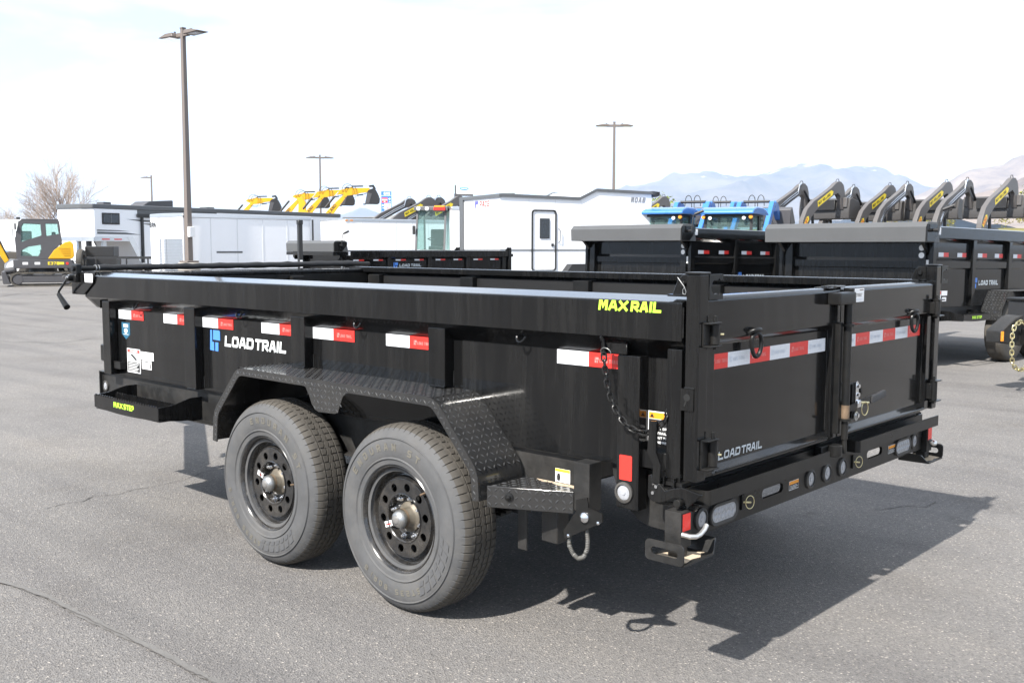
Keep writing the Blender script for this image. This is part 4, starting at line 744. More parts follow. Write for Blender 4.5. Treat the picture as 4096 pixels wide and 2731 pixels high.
# -- black dump trailers parked behind
SHRD = P('grey_dusty_shroud', (.085, .087, .089), .4, var=.12, scale=3)
def dump_bg(label, lat, dep, th, zr, zs, logos=True, step=True, ribs=True, gate=False, pitch=0., nst=5):
    f = (math.cos(R_(th)), math.sin(R_(th))); l = (math.cos(R_(th + 90)), math.sin(R_(th + 90)))
    la, de = lat - 2.45 * f[0] - 1.1 * l[0], dep - 2.45 * f[1] - 1.1 * l[1]
    t = thing('dump_trailer', label, 'trailer', lotz(la, de), ang(th)); t.rotation_euler = (0, -pitch, ang(th))
    zm = zr - .16; zb = .74; zrib = zb + (zm - zb) * .64
    for s in (1, -1):
        MB().box((-2.15, s * 1.03, zb), (2.15, s * 1.018, zm)).build('side_panel', BLK, t)
        MB().prism([(s * 1.10, zm + .02), (s * 1.10, zr - .01), (s * 1.085, zr), (s * 1.0, zr), (s * 1.0, zr - .05), (s * 1.02, zm - .04)], 'x', -2.18, 2.30).build('top_rail', BLK, t)
        for i in range(nst):
            x = 2.12 - i * 4.2 / (nst - 1); MB().box((x - .045, s * 1.03, zb), (x + .045, s * 1.08, zm + .01)).build('side_stake', BLK, t, .004)
        if ribs: MB().prism([(s * 1.031, zrib + .07), (s * 1.062, zrib + .035), (s * 1.062, zrib - .045), (s * 1.031, zrib - .06)], 'x', -2.1, 2.1).build('side_rib', BLK, t)
        MB().box((-1.9, s * .99, .56), (2.2, s * .93, .735)).build('frame_rail', FRM, t)
        for x in (-.62, .30): simple_wheel('wheel', t, (x, s * 1.285, .391), .391, .235, .21, s > 0)
        g = [(.72, .70), (.52, .93), (-.83, .93), (-1.05, .70)]; g2 = offset_in(g, .006, (.1, .3)); B = MB(); B.prism([(.74, .55)] + g + [(-1.06, .55)] + [(-1.054, .55)] + g2[::-1] + [(.734, .55)], 'y', s * 1.035, s * 1.30); B.build('fender', PLATE, t)
        B = MB()
        for i in range(3):
            a, b = Vector(g[i]), Vector(g[i + 1]); d = b - a; lozenges(B, (a.x, s * 1.16 - .12, a.y), (0, 1, 0), (d.x, 0, d.y), .25, d.length, .042, .034, .012, .004)
        d = Vector((.72, .70)) - Vector((.74, .55)); lozenges(B, (.74, s * 1.16 - .12, .55), (0, 1, 0), (d.x, 0, d.y), .25, d.length, .042, .034, .012, .004)
        B.build('tread_marks', TMRK, t)['kind'] = 'stuff'
    MB().box((-2.15, -1.02, zb), (2.15, 1.02, zb + .015)).build('bed_floor', LINER, t)
    MB().box((2.06, -1.02, zb), (2.075, 1.02, zm + .1)).build('front_wall', BLK, t)
    for y in (-.93, .93): MB().box((2.075, y - .05, .58), (2.16, y + .05, zm + .05)).build('front_post', BLK, t, .004)
    for y in (-1, 1): MB().prism([(2.06, y * 1.02), (2.13, y * .99), (2.13, y * 1.06), (2.06, y * 1.075)], 'z', zb, zm + .02).build('front_corner', BLK, t)
    if ribs:
        for zc in (zrib, zrib + .01): 
            if zc == zrib: MB().prism([(2.0755, zc + .075), (2.12, zc + .035), (2.12, zc - .05), (2.0755, zc - .06)], 'y', -.878, .878).build('front_rib', BLK, t)
        MB().prism([(2.0755, zb + .2), (2.10, zb + .18), (2.10, zb + .06), (2.0755, zb + .04)], 'y', -.878, .878).build('front_rib', BLK, t)
    MB().prism([(2.16, zs - .02), (2.10, zs - .24), (2.45, zs - .24), (2.46, zs - .06), (2.40, zs), (2.18, zs)], 'y', -1.12, 1.12).build('tarp_shroud', SHRD, t, .004)
    for y in (-1.0, 1.0): MB().prism([(2.30, zs - .24), (2.10, zs - .24), (2.10, zs - .42)], 'y', y - .02, y + .02).build('shroud_bracket', BLK, t)
    MB().prism([(2.44, zs - .03), (2.44, zs - .23), (2.26, zs - .23), (2.14, zs - .10), (2.14, zs - .03)], 'y', 1.122, 1.135).build('shroud_end_plate', BLK, t)
    flat('sticker', t, STKW, [rrect(0, 0, .10, .085, .01)], (2.10, 1.101, zr - .06), SU, SV, .004)
    B = MB(); B.cyl((2.30, 1.14, zs - .10), (2.30, 1.20, zs - .10), .02, 10); B.tube([(2.30, 1.19, zs - .10), (2.28, 1.20, zs + .12), (2.27, 1.22, zs + .14)], .009, 8); B.cyl((2.27, 1.22, zs + .14), (2.20, 1.32, zs + .19), .021, 12); B.build('crank', KBLK, t)
    for y, z, m in ((.93, zm - .10, STKW), (.93, zm - .19, STKW)): flat('round_sticker', t, m, [circ(0, 0, .036, 16)], (2.16, y, z), (0, 1, 0), (0, 0, 1), .003)
    flat('sticker', t, STKW, [rc(-.06, -.04, .06, .04)], (2.08, 1.08, zrib), SU, SV, .01) if False else flat('sticker', t, STKW, [rc(-.05, -.05, .05, .05)], (2.131, 1.025, zrib), (-.1, 1, 0), (0, 0, 1), .004)
    sp = 4.2 / (nst - 1); zt = zm - .05 - (.31 if ribs else .0); zt = zrib + .09 if ribs else zm - .06
    for i in range(nst - 1):
        for dx in (.12, sp * .58):
            x = 2.06 - i * sp - dx; flat('white_tape', t, WHT_T, [rc(0, 0, .13, .052)], (x, 1.031, zt), SU, SV, .002); flat('red_tape', t, RED_T, [rc(.13, 0, .26 if dx < .2 else .24, .052)], (x, 1.031, zt), SU, SV, .002)
    if logos:
        x = .99 if ribs else .95; z = .965 if ribs else zt - .17
        B = MB(); logo(B, .13, (x, 1.031, z), SU, SV, .003); B.build('logo_mark', BLUE, t)
        B = MB(); text_fit(B, 'LOAD', .27, .062, (x - .15, 1.031, z + .035), SU, SV, t=.25, shear=.12, lift=.003, gap=.14); text_fit(B, 'TRAIL', .27, .062, (x - .45, 1.031, z + .035), SU, SV, t=.25, shear=.12, lift=.003, gap=.14); B.build('lettering', SLET, t)
    if step:
        MB().prism(serr(1.75, 1.03, .58, .66, 20, .012), 'y', 1.285, 1.292).build('step_face', BLK, t)
        MB().prism(serr(1.75, 1.03, .60, .655, 20, .012), 'y', 1.16, 1.166).build('step_tread', BLK, t)
        for x in (1.75, 1.025): MB().prism([(1.29, .575), (1.29, .65), (1.1, .69), (.98, .69), (.98, .57)], 'x', x, x + .006).build('step_end', BLK, t)
        B = MB(); text_fit(B, 'MAX', .11, .036, (1.53, 1.292, .60), SU, SV, t=.26, lift=.003); text_fit(B, 'STEP', .13, .036, (1.40, 1.292, .60), SU, SV, t=.26, lift=.003); B.build('lettering', LIME, t)
        s = sticker([(STKW, [rc(0, 0, .15, .14)]), (STKR, [rc(.005, .10, .145, .135)]), (STKK, [rc(.01, .008, .14, .05)])], (1.98, 1.032, .80), SU, SV, t); sticker([(STKW, [rc(0, 0, .15, .06)])], (1.82, 1.032, .88), SU, SV, t); sticker([(STKW, [rc(0, 0, .11, .05)])], (1.80, 1.032, .81), SU, SV, t)
    B = MB(); B.hexa([(2.15, -.95, .57), (3.6, -.06, .57), (3.6, .02, .57), (2.15, -.85, .57)], [(2.15, -.95, .70), (3.6, -.06, .70), (3.6, .02, .70), (2.15, -.85, .70)]); B.build('tongue_beam', FRM, t)
    B = MB(); B.hexa([(2.15, .85, .57), (3.6, -.02, .57), (3.6, .06, .57), (2.15, .95, .57)], [(2.15, .85, .70), (3.6, -.02, .70), (3.6, .06, .70), (2.15, .95, .70)]); B.build('tongue_beam', FRM, t)
    B = MB(); B.box((3.58, -.08, .56), (3.9, .08, .71)); B.build('coupler', FRM, t, .01)
    return t
dump_bg('tall-sided black dump trailer with front visor, beside the right edge of the photo', 4.83, 11.98, 221, 1.72, 1.765, pitch=R_(.8))
dump_bg('tall-sided black dump trailer standing in front of the blue tractors', 2.38, 14.57, 221, 1.74, 1.79, pitch=R_(.8), step=False)
t = dump_bg('low black dump trailer in front of the white trailers, seen over the bed', -3.74, 21.3, 218, 1.40, 1.615, ribs=False, step=False, nst=5)
MB().box((2.10, -1.11, 1.30), (2.46, 1.11, 1.372)).build('shroud_apron', BLK, t, .003)
x0 = -2.2
for s in (1, -1): MB().box((-2.2, s * 1.03, .8), (-2.28, s * 1.1, 1.47)).build('gate_post', BLK, t, .004); MB().prism([(-2.12, 1.40), (-2.2, 1.48), (-2.2, 1.40)], 'y', s * 1.05, s * 1.07).build('corner_bracket', BLK, t); MB().box((-2.29, s * 1.05, 1.25), (-2.33, s * 1.10, 1.32)).build('gate_hinge', BLK2, t)
MB().box((-2.2, -1.0, .8), (-2.25, 1.0, 1.40)).build('gate', BLK, t)
J = thing('trailer_jack_post', 'tall black square jack post standing before the tarp box of the low dump trailer', 'jack post', lotz(-4.35, 20.9), ang(218))
MB().box((-.042, -.042, .1), (.042, .042, 2.0)).build('outer_tube', KBLK, J, .006, 2); MB().box((-.052, -.052, 1.93), (.052, .052, 2.03)).build('cap', KBLK, J, .01); MB().box((-.032, -.032, .02), (.032, .032, .12)).build('inner_tube', STEEL, J); MB().box((-.12, -.12, 0), (.12, .12, .02)).build('foot', KBLK, J)
flat('sticker', J, STKW, [rc(-.03, 0, .03, .16)], (.0, .042, 1.05), SU, SV, .003)
# -- tongue with safety chains at the right edge
K = thing('trailer_tongue', 'black trailer coupler with zinc safety chain and amber reflector at right edge', 'trailer', lotz(5.37, 10.6), ang(200))
MB().box((-2.2, -.16, .50), (.15, .16, .66)).build('tongue_beam', BLK2, K, .008); MB().box((-.55, -.28, .66), (-.05, .28, .95)).build('pump_box', KBLK, K, .02, 2); MB().box((-.57, -.30, .93), (-.03, .30, .965)).build('box_lid', BLK2, K, .01)
MB().prism([(.12, .48), (.12, .80), (.22, .78), (.42, .64), (.42, .52)], 'y', -.10, .10).build('coupler', FRM, K, .01); MB().cyl((-.25, .3, 0), (-.25, .3, 1.0), .045, 16).build('jack_tube', BLK2, K)
flat('amber_reflector', K, AMB, [rc(-.02, -.05, .02, .05)], (.40, .101, .59), (-1, 0, 0), (0, 0, 1), .003)
C2 = bpy.data.objects.new('safety_chain', None); COL.objects.link(C2); C2.parent = K; C2.empty_display_size = .05
chain([(.10, .13, .70), (.20, .14, .74), (.29, .15, .70), (.32, .155, .60), (.325, .16, .50), (.32, .16, .40), (.30, .155, .31), (.24, .15, .25), (.17, .14, .235), (.10, .13, .26), (.04, .12, .33)], .042, .058, .034, .0065, ZINC, C2)
simple_wheel('wheel', K, (-2.0, .75, .37), .37, .22, .2)
MB().box((-2.05, -.7, .33), (-1.95, .7, .41)).build('axle', FRM, K)

# -- white gooseneck living-quarters trailer
G = thing('gooseneck_trailer', 'long white gooseneck trailer with dark roof trim and black stripes at left', 'trailer', lotz(-17.3, 42.3), ang(57.7))
# local: x runs backwards from the nose corner, y to the far side (left of travel x)
Wd = 2.45
MB().prism([(0, 1.86), (0, 3.02), (15.0, 3.02), (15.0, .62), (2.3, .62), (1.62, 1.86)], 'y', 0, Wd).build('body', WHITE, G)
MB().prism([(-.30, .45), (-.06, .03), (0, .0), (0, Wd), (-.06, Wd - .03), (-.30, Wd - .45)], 'z', 1.86, 3.02).build('nose', WHITE, G)
MB().prism([(-.36, .42), (-.09, -.03), (15.05, -.04), (15.05, Wd + .04), (-.09, Wd + .03), (-.36, Wd - .42)], 'z', 3.02, 3.22).build('roof_trim', GREYT, G, .05, 2)
MB().prism([(-.31, .45), (-.07, .0), (0, -.02), (1.72, -.02), (1.72, Wd + .02), (0, Wd + .02), (-.07, Wd), (-.31, Wd - .45)], 'z', 1.68, 1.86).build('lower_band', ALU, G)
for yy in (-.03, Wd + .01): MB().prism([(1.55, 1.86), (1.85, 1.86), (2.55, .64), (2.25, .64)], 'y', yy, yy + .02).build('neck_trim', ALU, G)
def wnd(x0, x1, z0, z1, y=0.):
    f = MB().box((x0, y - .03, z0), (x1, y, z1)).build('window', KBLK, G, .02, 2); MB().box((x0 + .06, y - .036, z0 + .06), (x1 - .06, y - .028, z1 - .06)).build('pane', GLD, f, .01); MB().box(((x0 + x1) / 2 - .02, y - .04, z0 + .05), ((x0 + x1) / 2 + .02, y - .03, z1 - .05)).build('mullion', GREYT, f)
wnd(.35, 1.20, 2.38, 2.86); wnd(3.0, 4.3, 1.75, 2.28)
def stripe(pl): 
    B = MB(); B.add([(p[0], -.004, p[1]) for p in pl], [tuple(range(len(pl)))]); return B.build('stripe', GREYT, G)
stripe([(.1, 2.07), (1.5, 2.05), (2.3, 1.96), (.1, 1.98)]); stripe([(.1, 2.16), (1.2, 2.14), (1.75, 2.10), (.1, 2.10)])
stripe([(1.5, 2.62), (5.5, 2.56), (5.5, 2.48), (2.4, 2.52)]); stripe([(2.2, 2.46), (5.5, 2.42), (5.5, 2.28), (3.2, 2.32)])
B = MB(); B.add([(3.55 + .22 * (1 if k % 2 == 0 else .42) * math.sin(k * math.pi / 5), -.008, 2.40 + .22 * (1 if k % 2 == 0 else .42) * math.cos(k * math.pi / 5)) for k in range(10)], [tuple(range(10))]); B.build('star_mark', KBLK, G)
MB().box((2.05, -.12, 2.70), (6.4, -.002, 2.86)).build('awning', KBLK, G, .03, 2); MB().box((2.25, -.10, .75), (2.35, -.003, 2.70)).build('awning_arm', KBLK, G)
MB().box((2.1, -.003, 2.86), (6.5, -.001, 3.02)).build('upper_grey_panel', GREYT, G)
for x in (.3, .9): MB().box((x, -.024, 1.735), (x + .38, -.021, 1.785)).build('red_marker', RED_T, G)
MB().prism([(2.9, 3.22), (3.3, 3.46), (4.6, 3.55), (4.6, 3.22)], 'y', .7, 1.7).build('air_conditioner', GREYM, G, .05, 2); MB().box((1.1, .9, 3.22), (1.5, 1.4, 3.36)).build('roof_vent', GREYM, G, .05, 2); MB().box((6.6, .8, 3.22), (7.1, 1.3, 3.32)).build('roof_vent', GREYM, G, .04, 2)
for x in (9.2, 10.1): 
    for s in (0, 1): simple_wheel('wheel', G, (x, .02 if s == 0 else Wd - .02, .39), .39, .24, .21, s == 1)
MB().box((.4, 1.0, .75), (.55, 1.2, 1.70)).build('neck_post', GREYM, G); MB().box((.6, .3, .05), (.75, .45, 1.75)).build('landing_leg', ALU, G); MB().box((.6, 2.0, .05), (.75, 2.15, 1.75)).build('landing_leg', ALU, G)
# goods standing under the neck
U = thing('black_storage_bin', 'stack of black bins standing under the white gooseneck trailer nose', 'bin', lotz(-15.9, 39.5), ang(10))
for i, (w, h, z) in enumerate(((1.3, .55, 0), (1.2, .5, .56), (1.05, .4, 1.07))): MB().box((-w / 2, -.5, z), (w / 2, .5, z + h)).build('bin', KBLK, U, .04, 2)
U = thing('utility_trailer', 'low black utility trailer with upright spare tyre under the gooseneck trailer', 'trailer', lotz(-13.9, 37.5), ang(8))
MB().box((-1.6, -.8, .48), (1.8, .8, .56)).build('deck', KBLK, U); 
for y in (-.8, .76): MB().box((-1.6, y, 1.02), (1.8, y + .04, 1.09)).build('side_rail', KBLK, U); [MB().box((x, y, .56), (x + .05, y + .04, 1.02)).build('rail_post', KBLK, U) for x in (-1.6, -.5, .6, 1.75)]
simple_wheel('wheel', U, (-.9, -.82, .36), .36, .22, .2, False); simple_wheel('wheel', U, (-.9, .9, .36), .36, .22, .2)
MB().lathe([(.2, -.1), (.36, -.1), (.39, -.05), (.39, .05), (.36, .1), (.2, .1)], (-1.7, -.7, .98), 'x', 28, True).build('spare_tyre', RUBT, U)
MB().box((1.8, -.04, .48), (3.2, .04, .56)).build('drawbar', KBLK, U)

# -- white enclosed trailers
def enclosed(label, lat, dep, th, L_, Wd, z0, z1, vnose=0., trim=ALU, seams=5, wheels=(.55, .68)):
    t = thing('enclosed_trailer', label, 'trailer', lotz(lat, dep), ang(th))
    fl = [(0, 0), (L_, 0), (L_, Wd), (0, Wd)] + ([(-vnose, Wd * .62), (-vnose - .04, Wd / 2), (-vnose, Wd * .38)] if vnose else [])
    MB().prism(fl, 'z', z0, z1).build('body', WHITE, t, .03, 2)
    e = .02; fo = [(-.0, -e), (L_ + e, -e), (L_ + e, Wd + e), (0, Wd + e)] + ([(-vnose - e, Wd * .63), (-vnose - .06, Wd / 2), (-vnose - e, Wd * .37)] if vnose else [(-e, Wd + e), (-e, -e)][:0])
    MB().prism(fo, 'z', z1 - .10, z1 + .035).build('roof_trim', trim, t, .02); MB().prism(fo, 'z', z0 - .06, z0 + .08).build('base_trim', trim, t)
    for i in range(1, seams + 1): x = L_ * i / (seams + 1); MB().box((x - .012, -.006, z0 + .09), (x + .012, 0, z1 - .11)).build('panel_seam', WHITE2, t)
    for s in (0, 1):
        for w in wheels: simple_wheel('wheel', t, (L_ * w, -.02 if s == 0 else Wd + .02, .35), .35, .21, .19, s == 1)
        B = MB(); x0, x1 = L_ * wheels[0] - .5, L_ * wheels[-1] + .5; y = -.05 if s == 0 else Wd + .03; B.prism([(x0, z0 - .05), (x0 + .15, z0 + .28), (x1 - .15, z0 + .28), (x1, z0 - .05), (x1 - .05, z0 - .05), (x1 - .19, z0 + .23), (x0 + .19, z0 + .23), (x0 + .05, z0 - .05)], 'y', y, y + .03); B.build('wheel_arch', trim, t)
    return t
e = enclosed('white v-nosed cargo trailer with ribbed metal stone guard behind the light pole', -9.68, 30, 48, 4.6, 1.9, .45, 2.42, .10, seams=4)
gd = [(-.02, -.03), (-1.02, .82), (-1.06, 1.1), (-1.03, .84)]
B = MB()
for i in range(26): z = .55 + i * .045; B.hexa([(-.03, .02, z), (-.13, .72, z), (-.10, .73, z), (.0, .03, z)], [(-.03, .02, z + .03), (-.13, .72, z + .03), (-.10, .73, z + .03), (0, .03, z + .03)]); B.box((-.135, .73, z), (-.1, 1.17, z + .03))
B.build('stone_guard', ALU, e)['kind'] = 'stuff'
u_ = Vector((-.10, -.722, 0)).normalized(); B = MB(); text_mesh(B, 'GAN', .16, Vector((-.015, 1.86, 2.05)), u_, (0, 0, 1), .125, .04, .035, lift=.02); B.build('lettering', KBLK, e)
MB().box((1.1, -.012, 1.28), (2.0, -.006, 1.33)).build('stripe', GREYT, e)
MB().cyl((4.64, -.06, 2.35), (4.64, -.06, .55), .03, 10).build('door_bar', KBLK, e)
e = enclosed('plain white box trailer left of the red-lamped tractor cab', -7.37, 45, 38, 7.0, 2.3, .5, 2.68, 0, seams=7)
for x in (.25, -.004): MB().box((x, -.03, 2.60), (x + .14, -.021, 2.65)).build('amber_marker', AMB, e)
enclosed('white trailer with silver corner guard tucked behind the tall cargo trailer', -2.05, 34.5, 8, 6.0, 2.3, .5, 2.80, 0)
e = enclosed('white gooseneck box with dark roof, behind the plain white box trailer', -10.3, 62, 5, 2.2, 2.4, .6, 3.2, 0, GREYT, 1, (.4, .8))
e = enclosed('white horse trailer behind the mini excavator at left edge', -27.5, 50, 3, 8.4, 2.2, .5, 2.72, 0, WHITE2, 6)
for x in (3.1, 1.2):
    f = MB().box((x, -.03, 1.75), (x + .75, -.006, 2.2)).build('window', KBLK, e, .02, 3); MB().box((x + .06, -.037, 1.81), (x + .69, -.028, 2.14)).build('pane', GLD, f, .02)
enclosed('taller white trailer between mini excavator and gooseneck nose', -24.6, 56, 3, 7.0, 2.3, .5, 3.10, 0, WHITE2, 4)

Pc = thing('enclosed_trailer', 'tall white cargo trailer with stepped roof, side door and black trim', 'trailer', lotz(-.33, 28.0), ang(28))
sideprof = [(0, .75), (0, 2.90), (2.55, 2.86), (3.12, 3.12), (5.05, 3.08), (5.05, .75)]
MB().prism(sideprof, 'y', 0, 2.5).build('body', WHITE, Pc)
B = MB()
edge = [(-.02, 2.90), (2.55, 2.86), (3.12, 3.12), (5.3, 3.075)]
for y0, y1 in ((-.05, .02), (2.48, 2.55)):
    B = MB()
    for i in range(3):
        a, b = edge[i], edge[i + 1]; B.hexa([(a[0], y0, a[1] - .045), (b[0], y0, b[1] - .045), (b[0], y1, b[1] - .045), (a[0], y1, a[1] - .045)], [(a[0], y0, a[1] + .035), (b[0], y0, b[1] + .035), (b[0], y1, b[1] + .035), (a[0], y1, a[1] + .035)])
    B.build('roof_trim', GREYT, Pc)
MB().box((-.05, -.04, 2.84), (.02, 2.54, 2.93)).build('front_roof_trim', GREYT, Pc); MB().box((-.05, 2.30, .75), (.02, 2.54, 2.84)).build('corner_post', GREYT, Pc); MB().prism([(5.06, 3.02), (5.06, 3.13), (5.32, 3.11), (5.32, 3.0), (5.2, 2.96)], 'y', -.05, 2.55).build('rear_spoiler', KBLK, Pc)
for z in (1.36, 1.40):
    MB().box((-.002, -.008, z), (5.05, -.003, z + .018)).build('side_stripe', GREYT, Pc); MB().box((-.01, 0, z), (-.003, 2.3, z + .018)).build('front_stripe', GREYT, Pc)
d = plate(rrect(.40, .86, .80, 1.72, .10, 6), [rrect(.40, .86, .72, 1.64, .07, 6)], .03, 'door', KBLK, Pc, (.98, -.004, .80), (1, 0, 0), (0, 0, 1))
w_ = MB().box((1.24, -.03, 1.72), (1.56, -.008, 2.28)).build('pane', GLD, d, .04, 3)
w_ = MB().box((1.62, -.03, 1.50), (1.69, -.006, 1.58)).build('door_handle', KBLK, d); MB().tube([(1.86, -.01, 1.6), (1.88, -.06, 1.65), (1.88, -.06, 1.95), (1.86, -.01, 2.0)], .012, 8).build('grab_handle', GREYT, Pc)
B = MB(); text_fit(B, 'MOAB', .52, .16, (4.30, 0, 2.78), (1, 0, 0), (0, 0, 1), t=.26, shear=.18, lift=.006); B.build('lettering', P('grey_lettering', (.25, .26, .28), .4), Pc)
FRu = Vector((0, -1, 0)); B = MB(); text_fit(B, 'PACE', .62, .17, (0, 1.28, 2.60), FRu, (0, 0, 1), t=.2, shear=.2, lift=.006); B.build('lettering', STKR, Pc)
flat('logo_mark', Pc, P('violet_blue', (.12, .12, .5), .4), [[(0, 0), (.08, 0), (.1, .1), (.22, .1), (.26, .2), (.03, .2)]], (0, 1.6, 2.58), FRu, (0, 0, 1), .006)
for x in (.9, 1.75, 2.6, 3.4, 4.2): MB().box((x - .006, -.005, .8), (x + .006, -.001, 2.8)).build('panel_seam', WHITE2, Pc)
for x in (2.6, 3.45):
    for s in (0, 1): simple_wheel('wheel', Pc, (x, -.05 if s == 0 else 2.55, .42), .42, .25, .2, s == 1)
MB().prism([(1.9, .7), (2.15, 1.0), (3.9, 1.0), (4.15, .7)], 'y', -.3, -.002).build('fender', KBLK, Pc)
MB().prism([(.3, 2.93), (.55, 3.0), (1.0, 3.02), (1.05, 2.92)], 'y', 1.0, 1.5).build('roof_vent', GREYT, Pc, .02)

# -- light poles
def pole(label, lat, dep, heads, th):
    t = thing('light_pole', label, 'light pole', lotz(lat, dep), ang(th), 'light poles of the lot')
    MB().cyl((0, 0, 0), (0, 0, 1.0), .32, 28).build('concrete_base', CONC, t, .02); MB().box((-.2, -.2, 1.0), (.2, .2, 1.06)).build('base_cover', GREYP, t, .01)
    B = MB(); a, b = .085, .058; B.hexa([(-a, -a, 1.06), (a, -a, 1.06), (a, a, 1.06), (-a, a, 1.06)], [(-b, -b, 7.72), (b, -b, 7.72), (b, b, 7.72), (-b, b, 7.72)]); B.build('shaft', GREYP, t, .008)
    MB().box((-.065, -.065, 7.72), (.065, .065, 7.76)).build('pole_cap', GREYP, t)
    for s in heads:
        h = MB().box((s * .06, -.05, 7.50), (s * .28, .05, 7.62)).build('lamp_arm', GREYP, t, .01); B = MB(); B.prism([(s * .26, 7.52), (s * .30, 7.63), (s * .62, 7.63), (s * .95, 7.555), (s * .95, 7.535), (s * .62, 7.525)], 'y', -.19, .19); B.build('lamp_head', GREYP, h, .01); MB().box((s * .45, -.14, 7.515), (s * .85, .14, 7.528)).build('lamp_lens', LENS, h); MB().cyl((s * .40, 0, 7.63), (s * .40, 0, 7.69), .03, 10).build('photocell', GREYM, h)
    return t
p = pole('tall brown light pole with two lamp heads, nearest one, before the white trailers', -9.52, 30, (1, -1), -38)
MB().box((.085, -.09, 1.75), (.20, .09, 2.05)).build('switch_box', STKW, p, .01)
pole('second light pole with two lamp heads above the yellow excavator booms', -13.3, 71, (1, -1), 10)
pole('light pole with two lamp heads behind the stepped-roof cargo trailer', 5.15, 52, (1, -1), 0)
pole('farthest light pole with one lamp head, above the gooseneck trailer roof', -32.4, 92, (-1,), 0)

# -- mini excavator
def tracks(t, y0, y1, L_, h, z0=0.):
    r = h / 2; pts = []
    for i in range(15): a = -math.pi / 2 + math.pi * i / 14; pts.append((L_ / 2 - r + r * math.cos(a), z0 + r + r * math.sin(a)))
    for i in range(15): a = math.pi / 2 + math.pi * i / 14; pts.append((-L_ / 2 + r + r * math.cos(a), z0 + r + r * math.sin(a)))
    inn = [(p[0] * (1 - .06 / L_ * 2), z0 + r + (p[1] - z0 - r) * .80) for p in pts]; B = MB(); n = len(pts)
    for y in ((y0, y1),): 
        B.add([(p[0], y0, p[1]) for p in pts] + [(p[0], y1, p[1]) for p in pts] + [(p[0], y0, p[1]) for p in inn] + [(p[0], y1, p[1]) for p in inn], [(i, (i + 1) % n, n + (i + 1) % n, n + i) for i in range(n)] + [(2 * n + i, 2 * n + (i + 1) % n, 3 * n + (i + 1) % n, 3 * n + i) for i in range(n)] + [(i, (i + 1) % n, 2 * n + (i + 1) % n, 2 * n + i) for i in range(n)] + [(n + i, n + (i + 1) % n, 3 * n + (i + 1) % n, 3 * n + i) for i in range(n)])
    o = B.build('track', TRK, t); B = MB()
    for k in range(int(L_ / .09)):
        x = -L_ / 2 + .1 + k * .09
        for z in (z0 - .004, z0 + h - .004):
            if x < L_ / 2 - .1: B.box((x, y0 - .004, z), (x + .04, y1 + .004, z + .02))
    g = B.build('track_lugs', TRK, o); g['kind'] = 'stuff'
    MB().box((-L_ / 2 + r + .1, y0 + .03, z0 + h * .28), (L_ / 2 - r - .1, y1 - .03, z0 + h * .74)).build('track_frame', GREYM, t, .02)
    for x in (-L_ / 2 + r, L_ / 2 - r): MB().cyl((x, y0 + .02, z0 + r), (x, y1 - .02, z0 + r), r * .72, 18).build('sprocket', GREYM, t, .02)
    return o
E_ = thing('mini_excavator', 'grey and yellow mini excavator with closed cab at left edge', 'excavator', lotz(-17.55, 38), ang(204))
for y in (.45, -.85): tracks(E_, y, y + .40, 2.15, .52)
MB().cyl((0, 0, .45), (0, 0, .68), .45, 24).build('slew_ring', GREYM, E_)
MB().prism([(.95, .66), (.95, .98), (-.95, 1.0), (-1.05, .9), (-1.05, .66)], 'y', -.82, .84).build('deck', GREYM, E_, .04, 2)
MB().box((-1.08, -.80, .72), (-.9, .82, .95)).build('counterweight', KBLK, E_, .03)
pl = [(-.18, 1.0), (-1.02, 1.0), (-1.10, 1.1), (-1.08, 1.56), (-.98, 1.66), (-.80, 1.62), (-.42, 1.34)]
MB().prism(pl, 'y', -.78, .845).build('engine_hood', YEL, E_, .05, 2)
B = MB()
for i in range(4): B.prism([(-.62 + .05 * i - .12, 1.12 + .085 * i), (-.95, 1.12 + .085 * i), (-.95, 1.16 + .085 * i), (-.60 + .05 * i - .12, 1.16 + .085 * i)], 'y', .846, .862)
B.build('hood_louvres', P('machine_yellow_dark', (.62, .34, .006), .4), E_)
cabp = [(.82, 1.0), (.86, 1.7), (.72, 2.36), (.6, 2.44), (-.55, 2.44), (-.64, 2.36), (-.70, 1.6), (-.42, 1.3), (-.28, 1.0)]
hl = [[(.66, 1.62), (-.02, 1.86), (.0, 2.28), (.58, 2.30), (.64, 2.2)], [(-.18, 1.84), (-.60, 1.92), (-.56, 2.3), (-.16, 2.3)], [(.68, 1.12), (.66, 1.32), (.45, 1.45), (.02, 1.52), (.0, 1.3), (.12, 1.1)]]
def cab_side(y):
    # side walls of the cab with real window openings; u runs towards -x
    o = plate([(-p[0], p[1]) for p in cabp], [[(-p[0], p[1]) for p in h] for h in hl], .05, 'cab_side', GREYM, E_, (0, y, 0), (-1, 0, 0), (0, 0, 1))
    for h in hl: MB().prism([(p[0], p[1]) for p in h], 'y', y + .02, y + .028).build('pane', GLS, o)
cab_side(.78); cab_side(-.22)
MB().box((.62, -.22, 2.38), (-.62, .83, 2.46)).build('cab_roof', GREYM, E_, .03, 2); MB().box((-.62, -.17, 1.0), (-.70, .78, 1.75)).build('cab_back', GREYM, E_, .02)
MB().hexa([(.82, -.17, 1.05), (.86, -.17, 1.7), (.86, .78, 1.7), (.82, .78, 1.05)], [(.80, -.17, 1.05), (.84, -.17, 1.7), (.84, .78, 1.7), (.80, .78, 1.05)]).build('windscreen', GLS, E_); MB().hexa([(.86, -.17, 1.72), (.73, -.17, 2.36), (.73, .78, 2.36), (.86, .78, 1.72)], [(.84, -.17, 1.72), (.71, -.17, 2.36), (.71, .78, 2.36), (.84, .78, 1.72)]).build('windscreen', GLS, E_)
